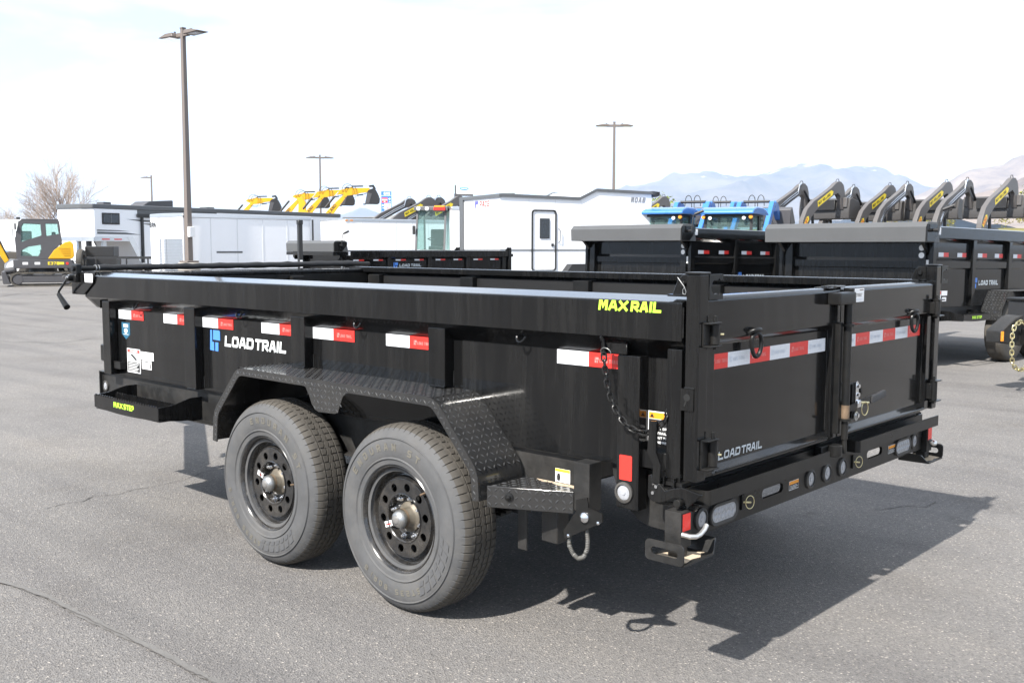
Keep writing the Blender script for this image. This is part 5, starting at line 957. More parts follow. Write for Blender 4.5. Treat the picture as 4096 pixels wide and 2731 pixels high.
MB().box((-.45, .05, 1.0), (.05, .55, 1.35)).build('seat', KBLK, E_, .05, 2); MB().box((-.5, .08, 1.3), (-.36, .52, 2.0)).build('seat_back', KBLK, E_, .05, 2)
for x, m in ((.55, STKW), (.15, STKW), (-.85, RED_T)): flat('decal', E_, m, [rc(-.09, 0, .09, .09)] if m is not RED_T else [circ(0, .04, .05, 14)], (x, .842, .80), SU, SV, .004)
B = MB(); text_mesh(B, 'E37C', .11, (-.20, .843, .79), SU, SV, lift=.004); B.build('lettering', YEL_S, E_); flat('decal', E_, YEL_S, [rc(-.1, 0, .12, .09)], (-.62, .842, .80), SU, SV, .004)
MB().cyl((.85, .5, .62), (1.25, .5, .55), .12, 14).build('swing_post', GREYM, E_)
B = MB(); B.prism([(1.08, .95), (1.22, .85), (1.72, 1.75), (2.05, 2.55), (1.88, 2.60), (1.45, 1.78)], 'y', .42, .58); B.build('boom', YEL, E_, .02)
B = MB(); B.prism([(1.9, 2.45), (2.05, 2.62), (3.0, 1.5), (2.9, 1.4)], 'y', .44, .56); B.build('stick', YEL, E_, .02); B = MB(); B.prism([(2.85, 1.5), (3.05, 1.55), (3.2, 1.1), (2.95, .8), (2.65, .95), (2.75, 1.2)], 'y', .2, .8); B.build('bucket', KBLK, E_, .02)
MB().cyl((1.12, .5, 1.0), (1.5, .5, 1.95), .045, 12).build('boom_cylinder', KBLK, E_); MB().prism([(1.05, .1), (1.30, .1), (1.36, .55), (1.2, .55)], 'y', -.85, .85).build('dozer_blade', GREYM, E_, .02)
MB().box((.75, -.85, 1.95), (.82, -.75, 2.2)).build('mirror', KBLK, E_, .02); MB().box((.80, .84, 2.05), (.86, .92, 2.3)).build('mirror', KBLK, E_, .02); MB().tube([(.78, .8, 1.75), (.92, .86, 1.8), (.92, .86, 2.1)], .014, 6).build('mirror_arm', KBLK, E_); MB().box((.66, .5, 2.44), (.80, .66, 2.52)).build('work_light', KBLK, E_, .02)
Tb = thing('blue_tractor', 'blue compact tractor partly hidden behind the mini excavator boom', 'tractor', lotz(-22.7, 44), ang(190))
MB().prism([(-.9, .8), (-.9, 1.25), (-.4, 1.42), (.55, 1.36), (.85, 1.15), (.85, .7)], 'y', -.38, .38).build('hood', TBLU, Tb, .05, 2); MB().box((-1.6, -.4, .5), (.7, .4, .8)).build('chassis', KBLK, Tb)
for x, r in ((.5, .4), (-1.2, .62)):
    for s in (1, -1): simple_wheel('wheel', Tb, (x, s * .72, r), r, .3, r * .5, s > 0, STKW)

# -- yellow excavators with raised booms
def yboom(label, lat, dep, k, th, txt=True, low=0.):
    t = thing('excavator', label, 'excavator', lotz(lat, dep), ang(th), 'yellow excavators with raised booms')
    for y in (.6, -1.05): tracks(t, y, y + .45, 2.8, .65)
    MB().prism([(1.1, .8), (1.1, 1.3), (-1.4, 1.5), (-1.6, 1.2), (-1.6, .8)], 'y', -1.05, 1.05).build('deck', GREYM, t, .05, 2); MB().box((-1.0, .1, 1.3), (.5, 1.0, 2.6)).build('cab', GREYM, t, .08, 2); MB().box((-.9, 1.0, 1.7), (.4, 1.01, 2.45)).build('cab_window', GLD, t)
    z = lambda v: v * k - low
    bm = [(.3, 1.4), (.75, 1.3), (1.15, 2.3), (1.87, 3.43), (2.52, 4.28), (2.39, 4.41), (2.23, 4.25), (1.43, 3.455), (.55, 2.25)]
    MB().prism([(x, z(q)) for x, q in bm], 'y', -.13, .13).build('boom', YEL, t, .015, 2)
    st = [(2.04, 4.49), (2.14, 4.60), (2.645, 4.70), (2.75, 4.78), (2.875, 4.71), (3.77, 4.72), (3.795, 4.50), (3.23, 4.425), (3.06, 4.35), (2.69, 4.30), (2.5, 4.28), (2.27, 4.38)]
    MB().prism([(x, z(q)) for x, q in st], 'y', -.10, .10).build('stick', YEL, t, .012, 2)
    MB().cyl((1.30, 0, z(3.60)), (1.84, 0, z(4.25)), .06, 12).build('boom_cylinder', KBLK, t); MB().cyl((1.84, 0, z(4.25)), (2.05, 0, z(4.48)), .03, 10).build('boom_rod', CHR, t)
    MB().cyl((2.80, 0, z(4.80)), (3.40, 0, z(4.82)), .042, 12).build('bucket_cylinder', KBLK, t); MB().cyl((3.40, 0, z(4.82)), (3.78, 0, z(4.83)), .024, 10).build('bucket_rod', CHR, t)
    MB().prism([(3.72, z(4.86)), (3.98, z(4.90)), (4.12, z(4.68)), (4.02, z(4.62)), (3.90, z(4.78)), (3.74, z(4.76))], 'y', -.1, .1).build('bucket_link', KBLK, t, .01); MB().cyl((3.05, 0, z(4.30)), (3.40, 0, z(4.36)), .036, 10).build('stick_cylinder', KBLK, t); MB().cyl((3.40, 0, z(4.36)), (3.66, 0, z(4.46)), .022, 10).build('stick_rod', CHR, t)
    bk = [(3.70, 4.60), (3.98, 4.70), (4.11, 4.60), (4.23, 4.37), (4.325, 4.12), (4.3, 3.89), (4.19, 3.82), (3.50, 3.83), (3.54, 3.915), (3.63, 4.50)]
    MB().prism([(x, z(q)) for x, q in bk], 'y', -.33, .33).build('bucket', KBLK, t, .015, 2); MB().prism([(3.62, z(4.46)), (3.50, z(3.86)), (3.72, z(3.86)), (3.88, z(4.40))], 'y', -.345, -.331).build('side_cutter', GREYM, t)
    B = MB(); [B.box((3.40, y - .03, z(3.79)), (3.54, y + .03, z(3.85))) for y in (-.28, -.1, .1, .28)]; B.build('bucket_teeth', GREYM, t)
    B = MB()
    for x0, hh in ((2.25, .30), (2.42, .22)): B.tube([(x0, -.12, z(4.5))] + [(x0 + .30 - .30 * math.cos(q), -.18, z(4.62) + hh * math.sin(q)) for q in [math.pi * i / 9 for i in range(10)]] + [(x0 + .58, -.14, z(4.2)), (x0 + .3, -.16, z(4.12)), (x0 + .1, -.14, z(4.2))], .014, 6)
    B.build('hydraulic_hoses', KBLK, t)
    if txt:
        d = Vector((.78, 0, 1.0 * k)).normalized(); B = MB(); nrm = Vector((-d.z, 0, d.x)); sgn = -.151; text_mesh(B, 'NEW HOLLAND', .17, Vector((.98, -.131, z(2.50))), d, nrm, .125, .034, .026, lift=.004); B.build('lettering', KBLK, t)
    return t
for i, (dep, k, lab) in enumerate(((57, 1.0, 'rightmost raised yellow excavator boom with hanging bucket'), (60, 1.01, 'raised yellow excavator boom second from the right, crossing the light pole'), (63, 1.0, 'third raised yellow excavator boom from the right, below the hoses of its neighbour'), (67, .98, 'leftmost raised yellow excavator boom, apart from the others'))):
    la = (-9.27, -11.12, -13.12, -17.04)[i]; yboom(lab, la - 2.44 * math.cos(R_(8)), dep - 2.44 * math.sin(R_(8)), k, 8)
E5 = thing('excavator', 'yellow excavator with upright boom marked 75 between the raised booms', 'excavator', lotz(-12.65, 61.5), ang(0)); tracks(E5, .5, .95, 2.6, .6); tracks(E5, -.95, -.5, 2.6, .6)
MB().prism([(1.0, .75), (1.0, 1.3), (-1.3, 1.5), (-1.5, .75)], 'y', -1, 1).build('deck', GREYM, E5, .05, 2); MB().prism([(-.28, 1.2), (.28, 1.2), (.24, 4.1), (.02, 4.45), (-.18, 4.35)], 'y', -.13, .13).build('boom', YEL, E5, .03, 2); MB().prism([(.35, 1.3), (.62, 1.3), (.62, 3.4), (.42, 3.5)], 'y', -.12, .12).build('stick', YEL, E5, .02)
B = MB(); text_mesh(B, '75', .34, (.16, -.132, 2.95), (0, 0, 1), (-1, 0, 0), .22, .06, .06, lift=.004); B.build('lettering', STKR, E5)

# -- skid loaders with raised arms
BKT = P('bucket_grey', (.06, .057, .056), .45, var=.2, scale=4)
def skid(label, lat, dep, th, num, k=1.0, body=True):
    t = thing('skid_loader', label, 'loader', lotz(lat, dep), ang(th), 'grey skid loaders with raised arms')
    for s in (1, -1): tracks(t, s * .95 - .2, s * .95 + .2, 2.2, .7)
    MB().prism([(1.0, .4), (1.0, 1.0), (.2, 1.1), (-1.0, 1.45), (-1.2, .5)], 'y', -.72, .72).build('body', GUN, t, .04, 2)
    f = MB().prism([(.85, 1.0), (.75, 2.1), (.65, 2.18), (-.55, 2.18), (-.65, 1.4), (.2, 1.05)], 'y', -.48, .48).build('cab', KBLK, t, .05, 2); MB().box((-.5, .482, 1.5), (.6, .49, 2.05)).build('cab_window', GLS, f); MB().box((-.5, -.49, 1.5), (.6, -.482, 2.05)).build('cab_window', GLS, f); MB().box((-.66, -.42, 1.55), (-.652, .42, 2.08)).build('rear_window', GLS, f)
    outer = [(-1.75, 1.2), (-1.80, 2.0), (-1.70, 2.50), (-1.42, 2.92), (-1.0, 3.22), (-.35, 3.50), (.25, 3.78), (.52, 3.95), (.70, 4.03), (.92, 4.03), (1.10, 3.92), (1.20, 3.70), (1.24, 3.45), (1.45, 3.02)]
    inner = [(1.12, 2.95), (.98, 3.2), (.90, 3.46), (.70, 3.58), (.40, 3.48), (-.15, 3.22), (-.75, 2.92), (-1.12, 2.62), (-1.32, 2.3), (-1.38, 1.9), (-1.35, 1.2)]
    for s in (1, -1):
        y0 = s * .80; a = MB().prism([(x, z * k) for x, z in outer + inner], 'y', y0 - .09, y0 + .09).build('lift_arm', GUN, t, .015, 2)
        MB().cyl((-.75, y0, 1.3 * k), (-.95, y0, 2.75 * k), .055, 10).build('lift_cylinder', KBLK, t); MB().cyl((.75, y0 * .8, 3.75 * k), (1.3, y0 * .8, 3.2 * k), .045, 10).build('tilt_cylinder', KBLK, t)
        B = MB(); B.tube([(.66, y0, 4.02 * k), (.72, y0, 4.12 * k), (.86, y0, 4.13 * k), (.93, y0, 4.0 * k)], .013, 6); B.build('arm_hose', KBLK, t)
        B = MB(); yy = y0 - .085
        for d_ in (0, .09): B.tube([(-1.42, yy, (2.50 - d_) * k), (-1.15, yy, (2.92 - d_) * k), (-.2, yy, (3.42 - d_) * k), (.42, yy, (3.70 - d_) * k), (.52, yy, (3.98 - d_ * .5) * k), (.66, yy, (4.05 - d_ * .3) * k)], .02, 6)
        s > 0 and B.build('hydraulic_pipes', CHR, t)
    # decals on the outside of the right-hand arm (local -y)
    o = Vector((-.72, -.891, 3.01 * k)); d = Vector((1.25, 0, .60 * k)).normalized(); n = Vector((-d.z, 0, d.x)); ln = 1.12
    g = flat('decal', t, YEL_S, [[(0, -.01), (ln, -.01), (ln + .12, .09), (ln, .2), (.06, .2)]], o, d, n, .004)
    B = MB(); text_fit(B, 'NEW HOLLAND', .9, .105, o + d * .09 + n * .045, d, n, t=.2, lift=.008); B.build('decal_text', KBLK, g)
    o2 = Vector((-1.60, -.891, 2.22 * k)); d2 = Vector((.42, 0, .55 * k)).normalized(); n2 = Vector((-d2.z, 0, d2.x)); g = flat('decal', t, YEL_S, [[(0, -.03), (.42, -.05), (.5, .06), (.40, .14), (0, .12)]], o2, d2, n2, .004); B = MB(); text_fit(B, num, .36, .13, o2 + d2 * .04 - n2 * .015, d2, n2, t=.22, lift=.008); B.build('decal_text', STKR, g)
    MB().box((-1.68, -.74, 1.7 * k), (-1.54, .74, 1.84 * k)).build('cross_tube', GUN, t, .02)
    B = MB(); B.prism([(1.2, 2.60 * k), (1.15, 2.95 * k), (1.20, 3.34 * k), (1.36, 3.42 * k), (1.85, 3.30 * k), (2.35, 2.82 * k), (2.3, 2.70 * k), (1.6, 2.58 * k)], 'y', -1.12, 1.12); B.build('bucket', BKT, t, .02); MB().box((1.05, -.55, 2.95 * k), (1.16, .55, 3.35 * k)).build('coupler_plate', KBLK, t, .01)
    for y in (-.9, .9): MB().box((1.1, y - .14, 3.05 * k), (1.25, y + .14, 3.42 * k)).build('bucket_guard', GUN, t, .01)
    return t
c_, s_ = math.cos(R_(42)), math.sin(R_(42))
def skid_at(label, la, dep, num, k=1.0):   # place of the right-hand arm's highest point
    x, y = .78, -.80; skid(label, la - (x * c_ - y * s_), dep - (x * s_ + y * c_), 42, num, k)
skid_at('raised grey loader arms with number 337 beside the blue tractors', 12.69, 40, '337', 1.0)
skid_at('raised grey loader arms with number 330, second machine from the blue tractors', 15.29, 41.5, '330', .99)
skid_at('raised grey loader arms with number 330, third machine, above the dump trailer crank', 16.95, 40, '330', 1.0)
skid_at('raised grey loader arms with number 330 nearest the right edge', 18.02, 37, '330', .99)
skid_at('raised grey loader arms with number 345 behind the plain white box trailer', -4.09, 50, '345', .96)
skid_at('raised grey loader arms right behind the red-lamped tractor cab', -2.62, 50, '345', .975)
skid_at('raised grey loader arms behind the roof of the left blue tractor', 7.69, 52, '330', 1.0)

# -- blue tractors with loaders
def tractor(label, lat, dep, th, smv=False, lz=-.3):
    t = thing('blue_tractor', label, 'tractor', lotz(lat, dep), ang(th), 'blue tractors with raised loaders')
    for s in (1, -1): simple_wheel('wheel', t, (-.1, s * 1.02, .75), .75, .42, .38, s > 0, STKW); simple_wheel('wheel', t, (2.2, s * .92, .5), .5, .32, .26, s > 0, STKW)
    MB().box((-.6, -.35, .55), (2.4, .35, 1.0)).build('chassis', KBLK, t, .03); MB().prism([(.9, 1.0), (.9, 1.55), (2.2, 1.45), (2.7, 1.2), (2.75, .9)], 'y', -.4, .4).build('hood', TBLU, t, .06, 2)
    for s in (1, -1): MB().prism([(-.75, .95), (-.72, 1.35), (-.4, 1.55), (.3, 1.55), (.5, 1.3)], 'y', s * .70, s * 1.1).build('fender', KBLK, t, .04)
    # cab: pillars, panes, roof
    for x, xt, y in ((-.68, -.62, .68), (-.68, -.62, -.68), (.82, .66, .62), (.82, .66, -.62), (.12, .06, .72), (.12, .06, -.72)): MB().hexa([(x - .035, y - .035, 1.3), (x + .035, y - .035, 1.3), (x + .035, y + .035, 1.3), (x - .035, y + .035, 1.3)], [(xt - .035, y - .035, 2.40), (xt + .035, y - .035, 2.40), (xt + .035, y + .035, 2.40), (xt - .035, y + .035, 2.40)]).build('cab_pillar', KBLK, t)
    MB().box((-.655, -.64, 1.32), (-.645, .64, 2.38)).build('rear_window', GLS, t); MB().box((.72, -.58, 1.32), (.73, .58, 2.38)).build('windscreen', GLS, t)
    for s in (1, -1): MB().box((-.6, s * .70, 1.32), (.7, s * .71, 2.38)).build('side_window', GLS, t)
    MB().prism([(-.90, 2.44), (-.90, 2.52), (-.78, 2.60), (-.4, 2.66), (.3, 2.66), (.8, 2.58), (1.10, 2.45)], 'y', -.80, .80).build('roof', TBLU, t, .09, 4); MB().box((-.74, -.70, 2.37), (.78, .70, 2.439)).build('roof_liner', KBLK, t, .02)
    for s in (1, -1): MB().lathe([(.0001, -.05), (.05, -.045), (.062, 0), (.05, .02)], (-.78, s * .70, 2.36), 'x', 16).build('indicator_lamp', AMB, t); MB().lathe([(.0001, -.04), (.05, -.035), (.055, 0), (.04, .03)], (-.78, s * .50, 2.33), 'x', 16).build('work_lamp', STKW, t)
    MB().box((-.35, -.28, 1.35), (-.05, .28, 1.50)).build('seat', KBLK, t, .05, 2); MB().box((-.42, -.26, 1.48), (-.30, .26, 1.98)).build('seat_back', KBLK, t, .05, 2); MB().tube([(.5, -.18, 1.75), (.55, 0, 1.82), (.5, .18, 1.75), (.4, .18, 1.68), (.4, -.18, 1.68)], .018, 6, True).build('steering_wheel', KBLK, t)
    if smv: flat('slow_vehicle_triangle', t, P('fluorescent_orange', (.9, .18, .03), .4), [[(-.2, 0), (.2, 0), (.06, .3), (-.06, .3)]], (-.80, .5, 1.42), GU, GV, .01)
    for s in (1, -1):
        y = s * .52; MB().prism([(1.0, 1.15), (1.2, 1.1), (2.0, 2.2 + lz), (2.85, 3.12 + lz), (2.78, 3.26 + lz), (2.62, 3.24 + lz), (1.8, 2.4 + lz)], 'y', y - .07, y + .07).build('loader_arm', TBLU, t, .015); MB().prism([(2.62, 2.9 + lz), (2.85, 3.27 + lz), (3.2, 3.2 + lz), (3.65, 2.75 + lz), (3.5, 2.66 + lz), (3.1, 2.95 + lz)], 'y', y - .08, y + .08).build('loader_knee', TBLU, t, .015)
        MB().cyl((1.25, y * .8, 1.4), (2.15, y * .8, 2.35 + lz), .05, 10).build('lift_cylinder', KBLK, t)
        B = MB(); B.tube([(2.70, y * .5, 3.1 + lz)] + [(2.72, y * (.28 + .2 * math.cos(q)), 3.28 + lz + .17 * math.sin(q)) for q in [math.pi * i / 9 for i in range(10)]] + [(2.74, y * .08, 2.9 + lz)], .012, 6); B.build('loader_hose', KBLK, t)
    MB().cyl((2.74, -.42, 3.24 + lz), (2.74, .42, 3.24 + lz), .045, 12).build('torque_tube', KBLK, t); MB().box((2.75, -.46, 2.86 + lz), (2.9, .46, 3.02 + lz)).build('cross_tube', TBLU, t, .02); MB().prism([(3.5, 2.5 + lz), (3.45, 3.0 + lz), (3.7, 3.1 + lz), (4.2, 2.6 + lz), (4.0, 2.45 + lz)], 'y', -.95, .95).build('bucket', GREYM, t, .02)
    return t
tractor('blue cab tractor partly behind the stepped-roof trailer, left of its twin', 4.63, 30.8, 63, True); tractor('blue cab tractor with full roof in view beside the tall dump trailers', 6.62, 30.5, 63); tractor('blue tractor loader rising between the two blue cab roofs', 6.45, 35.5, 63, lz=-.1)

# -- sidewalk tractor with red lamp
S2 = thing('cab_tractor', 'grey cab tractor with red and amber roof lamp beside tall white trailer', 'tractor', lotz(-2.72, 36), ang(262))
MB().box((-.9, -.42, .45), (1.1, .42, .8)).build('chassis', KBLK, S2, .03)
for x in (.7, -.7):
    for s in (1, -1): simple_wheel('wheel', S2, (x, s * .62, .38), .38, .26, .2, s > 0)
MB().prism([(1.35, .6), (1.35, 1.15), (.75, 1.38), (-.7, 1.36), (-.7, .6)], 'y', -.42, .42).build('hood', P('silver_grey', (.34, .34, .34), .35), S2, .08, 3)
for s in (1, -1): MB().prism([(1.3, .75), (1.15, 1.0), (.7, 1.15), (.2, 1.0), (.1, .8), (.7, .98)], 'y', s * .36, s * .78).build('fender', MATS['silver_grey'], S2, .03, 2)
for x, xt, y in ((.82, .55, .50), (.82, .55, -.50), (-.65, -.6, .52), (-.65, -.6, -.52)): MB().hexa([(x - .03, y - .03, 1.36), (x + .03, y - .03, 1.36), (x + .03, y + .03, 1.36), (x - .03, y + .03, 1.36)], [(xt - .03, y - .03, 2.74), (xt + .03, y - .03, 2.74), (xt + .03, y + .03, 2.74), (xt - .03, y + .03, 2.74)]).build('cab_pillar', GREYM, S2)
MB().hexa([(.80, -.5, 1.38), (.55, -.5, 2.72), (.55, .5, 2.72), (.80, .5, 1.38)], [(.79, -.5, 1.38), (.54, -.5, 2.72), (.54, .5, 2.72), (.79, .5, 1.38)]).build('windscreen', GLS, S2)
for s in (1, -1): MB().prism([(.78, 1.38), (.53, 2.72), (-.58, 2.72), (-.62, 1.38)], 'y', s * .505, s * .512).build('side_window', GLS, S2)
MB().prism([(.72, 2.72), (.70, 2.87), (-.7, 2.87), (-.7, 2.72)], 'y', -.6, .6).build('roof', GREYM, S2, .03, 2); MB().box((.705, .12, 2.72), (.78, .52, 2.83)).build('red_lamp', RED_T, S2, .01); MB().box((.706, .14, 2.83), (.76, .50, 2.89)).build('amber_lamp', AMB, S2, .01)
for y in (-.42, -.12): MB().lathe([(.07, 0), (.07, .03), (.05, .05), (.0001, .055)], (.72, y, 2.78), 'x', 16).build('work_lamp', STKW, S2)
MB().box((-.4, -.25, 1.2), (0, .25, 1.5)).build('seat', KBLK, S2, .05, 2); MB().box((-.5, -.25, 1.45), (-.38, .25, 2.1)).build('seat_back', KBLK, S2, .05, 2); MB().tube([(.45, -.16, 1.75), (.5, 0, 1.8), (.45, .16, 1.75), (.38, 0, 1.68)], .02, 6, True).build('steering_wheel', KBLK, S2); MB().box((.78, -.62, 1.9), (.84, -.52, 2.2)).build('mirror', KBLK, S2, .02)

# -- signs
Sg = thing('gas_sign', 'tall blue roadside gas sign with fuel brand panels', 'sign', lotz(-24.6, 200), ang(0))
sf = MB().box((-.98, -.15, 6.5), (.98, .15, 12.1)).build('panel', P('highway_blue', (.04, .17, .58), .4), Sg)
for x in (-.7, .7): MB().box((x - .12, -.1, 0), (x + .12, .1, 6.5)).build('post', STEEL, Sg)
FU, FV = (1, 0, 0), (0, 0, 1); o = (-.98, -.15, 6.5)
B = MB(); text_mesh(B, 'GAS', .5, (-.48, -.15, 11.45), FU, FV, lift=.02); [B.add([(p[0], -.17, p[1]) for p in pl], [tuple(range(len(pl)))]) for pl in ([(.45, 10.75), (.65, 10.75), (.65, 10.9), (.85, 10.65), (.65, 10.4), (.65, 10.55), (.45, 10.55)], [(-.5, 9.5), (-.7, 9.5), (-.7, 9.65), (-.88, 9.4), (-.7, 9.15), (-.7, 9.3), (-.5, 9.3)], [(-.5, 8.2), (-.7, 8.2), (-.7, 8.35), (-.88, 8.1), (-.7, 7.85), (-.7, 8.0), (-.5, 8.0)])]; [text_mesh(B, tx, .26, p, FU, FV, lift=.02) for tx, p in (('.1M', (.4, -.15, 9.95)), ('.1M', (-.9, -.15, 8.75)), ('.1M', (-.9, -.15, 7.45)))]
for z in (11.25, 6.9): B.add([(-.98, -.171, z), (.98, -.171, z), (.98, -.171, z + .07), (-.98, -.171, z + .07)], [(0, 1, 2, 3)])
B.build('sign_print', WLET, sf)
g = flat('brand_panel', sf, STKR, [rc(.1, 3.4, 1.22, 4.4)], o, FU, FV, .02); flat('panel_print', g, WLET, [rc(.16, 3.85, 1.16, 4.1), rc(.5, 3.55, .8, 3.7)], o, FU, FV, .04)
g = flat('brand_panel', sf, STKW, [rc(.62, 2.85, 1.85, 3.3)], o, FU, FV, .02); B = MB(); text_fit(B, 'TOP STOP', 1.05, .25, (-.26, -.15, 9.45), FU, FV, lift=.04); B.build('panel_print', STKK, g)
g = flat('brand_panel', sf, STKW, [rc(.62, 2.1, 1.85, 2.8)], o, FU, FV, .02); flat('chevron_mark', g, TBLU, [[(1.0, 2.55), (1.22, 2.42), (1.45, 2.55), (1.45, 2.68), (1.22, 2.56), (1.0, 2.68)]], o, FU, FV, .04); flat('chevron_mark', g, STKR, [[(1.0, 2.35), (1.22, 2.22), (1.45, 2.35), (1.45, 2.48), (1.22, 2.36), (1.0, 2.48)]], o, FU, FV, .04)
g = flat('brand_panel', sf, STKW, [rc(.62, .9, 1.85, 2.0)], o, FU, FV, .02); B = MB(); text_mesh(B, '7', .7, (-.05, -.15, 7.6), FU, FV, .5, .16, lift=.04); B.build('panel_print', STKR, g)
Sc = thing('pylon_sign', 'grey and white rooftop pylon sign with blue oval Carrier logo', 'sign', lotz(-5.65, 120), ang(4))
MB().box((-1.0, -.2, 7.55), (1.0, .2, 8.55)).build('panel', STKW, Sc, .02); MB().box((-1.06, -.26, 7.35), (1.06, .26, 7.55)).build('lower_bar', GREYM, Sc); MB().box((-1.08, -.28, 7.55), (-.95, .28, 8.6)).build('side_bar', GREYM, Sc); MB().box((-1.15, -.3, 0), (-.85, .3, 7.6)).build('post', GREYM, Sc)
g = flat('oval_logo', Sc, P('carrier_blue', (.04, .25, .55), .4), [[(.55 * math.cos(t), .2 * math.sin(t)) for t in [2 * math.pi * i / 28 for i in range(28)]]], (0, -.2, 8.2), FU, FV, .02)
B = MB(); text_fit(B, 'CARRIER', .75, .16, (-.37, -.2, 8.12), FU, FV, lift=.04); B.build('logo_text', WLET, g)
Bd = thing('low_building', 'low grey metal-roofed building beneath the blue gas sign', 'building', lotz(-19.0, 150), ang(4))
MB().box((-2.5, 0, 0), (9, 12, 5.3)).build('wall', P('grey_wall', (.3, .3, .3), .7), Bd); MB().prism([(-2.9, 5.3), (9.3, 5.3), (9.3, 6.5), (-2.9, 5.7)], 'y', -.3, 12.3).build('roof', P('ribbed_metal_roof', (.34, .35, .35), .5, var=.2, scale=2), Bd)
for x in range(-2, 9): MB().box((x, -.06, .1), (x + .06, 0, 5.25)).build('wall_rib', P('grey_wall_rib', (.25, .25, .25), .7), Bd)
# ------------------------------------------------------------------ trees, bank, mountains, haze
BARK = P('bare_bark', (.19, .13, .10), .9, var=.25, scale=9)
TWIG = P('reddish_twigs', (.38, .32, .28), .9, var=.25, scale=9)
def bare_tree(label, lat, dep, h, seed, spread=1.0, n0=9):
    rnd = random.Random(seed); t = thing('bare_tree', label, 'tree', lotz(lat, dep)); W1, W2 = MB(), MB()
    def br(p, d, L_, r, lv):
        pts = [p]; q = p; dd = d.copy()
        for i in range(4): dd = (dd + Vector((rnd.uniform(-.16, .16), rnd.uniform(-.16, .16), rnd.uniform(-.04, .10)))).normalized(); q = q + dd * L_ / 4; pts.append(q)
        (W1 if lv < 2 else W2).tube(pts, r, 5 if lv < 2 else 3, rf=lambda s: r * (1 - .55 * s))
        if lv >= 5: return
        k = (n0, 6, 5, 3, 2)[lv]
        for i in range(k):
            s = .3 + .7 * (i + rnd.random()) / k if lv else .45 + .55 * (i + .5) / k; j = min(3, int(s * 4)); b = pts[j].lerp(pts[j + 1], s * 4 - j)
            a = rnd.uniform(0, 6.283); o = dd.orthogonal().normalized(); o = Matrix.Rotation(a if lv else i * 2.4, 3, dd) @ o; sp = rnd.uniform(.35, 1.25) * spread
            br(b, (dd + o * sp + Vector((0, 0, .12))).normalized(), L_ * (rnd.uniform(1.0, 1.35) if lv == 0 else rnd.uniform(.5, .72)), r * (.5 if lv == 0 else .55), lv + 1)
    br(Vector((0, 0, 0)), Vector((0, 0, 1)), h * .34, h * .017, 0)
    W1.build('trunk', BARK, t); W2.build('crown', TWIG, t); return t
bare_tree('large bare reddish tree behind the white gooseneck trailer', -40.2, 93, 8.8, 5, .72, 10)
bare_tree('bare bush low at the left edge beyond the white trailers', -49, 100, 5.6, 8, 1.0, 7); bare_tree('thin bare tree at the foot of the large bare tree, left side', -45.5, 97, 6.0, 11, 1.0, 7)
def leafmat(n, c):
    m = P(n, c, .7, var=.35, scale=1.2, spec=.2); return m
LF = leafmat('olive_foliage', (.30, .28, .075)); LF2 = leafmat('spring_green_foliage', (.20, .25, .05))
def leafy(label, lat, dep, z0, h, w, seed, mat):
    rnd = random.Random(seed); x, y = lot(lat, dep); t = thing('leafy_tree', label, 'tree', (x, y, z0)); B = MB()
    for k in range(5): a = k * 1.3; B.tube([(0, 0, 0), (.1 * w * math.cos(a), .1 * w * math.sin(a), h * .3), (.3 * w * math.cos(a), .3 * w * math.sin(a), h * .62)], h * .02, 5, rf=lambda s: h * .022 * (1 - .7 * s))
    B.build('trunk', BARK, t); B = MB(); cl = []
    for k in range(26): a = rnd.uniform(0, 6.28); rr = w * .5 * math.sqrt(rnd.random()); zz = h * rnd.uniform(.28, .95); rr *= 1 - .55 * abs(zz / h - .55); cl.append((Vector((rr * math.cos(a), rr * math.sin(a), zz)), w * rnd.uniform(.10, .20)))
    for c, r in cl:
        for i in range(90):
            d = Vector((rnd.gauss(0, 1), rnd.gauss(0, 1), rnd.gauss(0, 1))).normalized() * r * rnd.random() ** .4; p = c + d; s = rnd.uniform(.06, .13) * (h / 4); u = Vector((rnd.gauss(0, 1), rnd.gauss(0, 1), rnd.gauss(0, .6))).normalized(); v = u.orthogonal().normalized()
            B.add([p - u * s, p - v * s * .5, p + u * s, p + v * s * .5], [(0, 1, 2, 3)])
    B.build('crown', mat, t); return t
# grass bank behind the machines
def grass_mat(name, a, b, sc):
    m = bpy.data.materials.new(name); m.use_nodes = True; t = m.node_tree; bs = t.nodes['Principled BSDF']; n = t.nodes.new('ShaderNodeTexNoise'); tc = t.nodes.new('ShaderNodeTexCoord'); r = t.nodes.new('ShaderNodeValToRGB'); n.inputs['Scale'].default_value = sc; n.inputs['Detail'].default_value = 10; n.inputs['Roughness'].default_value = .7
    r.color_ramp.elements[0].position = .35; r.color_ramp.elements[1].position = .65; r.color_ramp.elements[0].color = (*a, 1); r.color_ramp.elements[1].color = (*b, 1); t.links.new(tc.outputs['Object'], n.inputs[0]); t.links.new(n.outputs[0], r.inputs[0]); t.links.new(r.outputs[0], bs.inputs['Base Color']); bs.inputs['Roughness'].default_value = .95; bs.inputs['Specular IOR Level'].default_value = .1; return m
from mathutils import noise as MN
def terrain(name, lats, deps, hf, mat):
    vs = [(*lot(la(de) if callable(la) else la, de), hf(la, de)) for de in deps for la in lats]; n = len(lats)
    me = bpy.data.meshes.new(name); me.from_pydata(vs, [], [(j * n + i, j * n + i + 1, (j + 1) * n + i + 1, (j + 1) * n + i) for j in range(len(deps) - 1) for i in range(n - 1)]); me.materials.append(mat); me.polygons.foreach_set('use_smooth', [True] * len(me.polygons)); return struct(link(name, me))
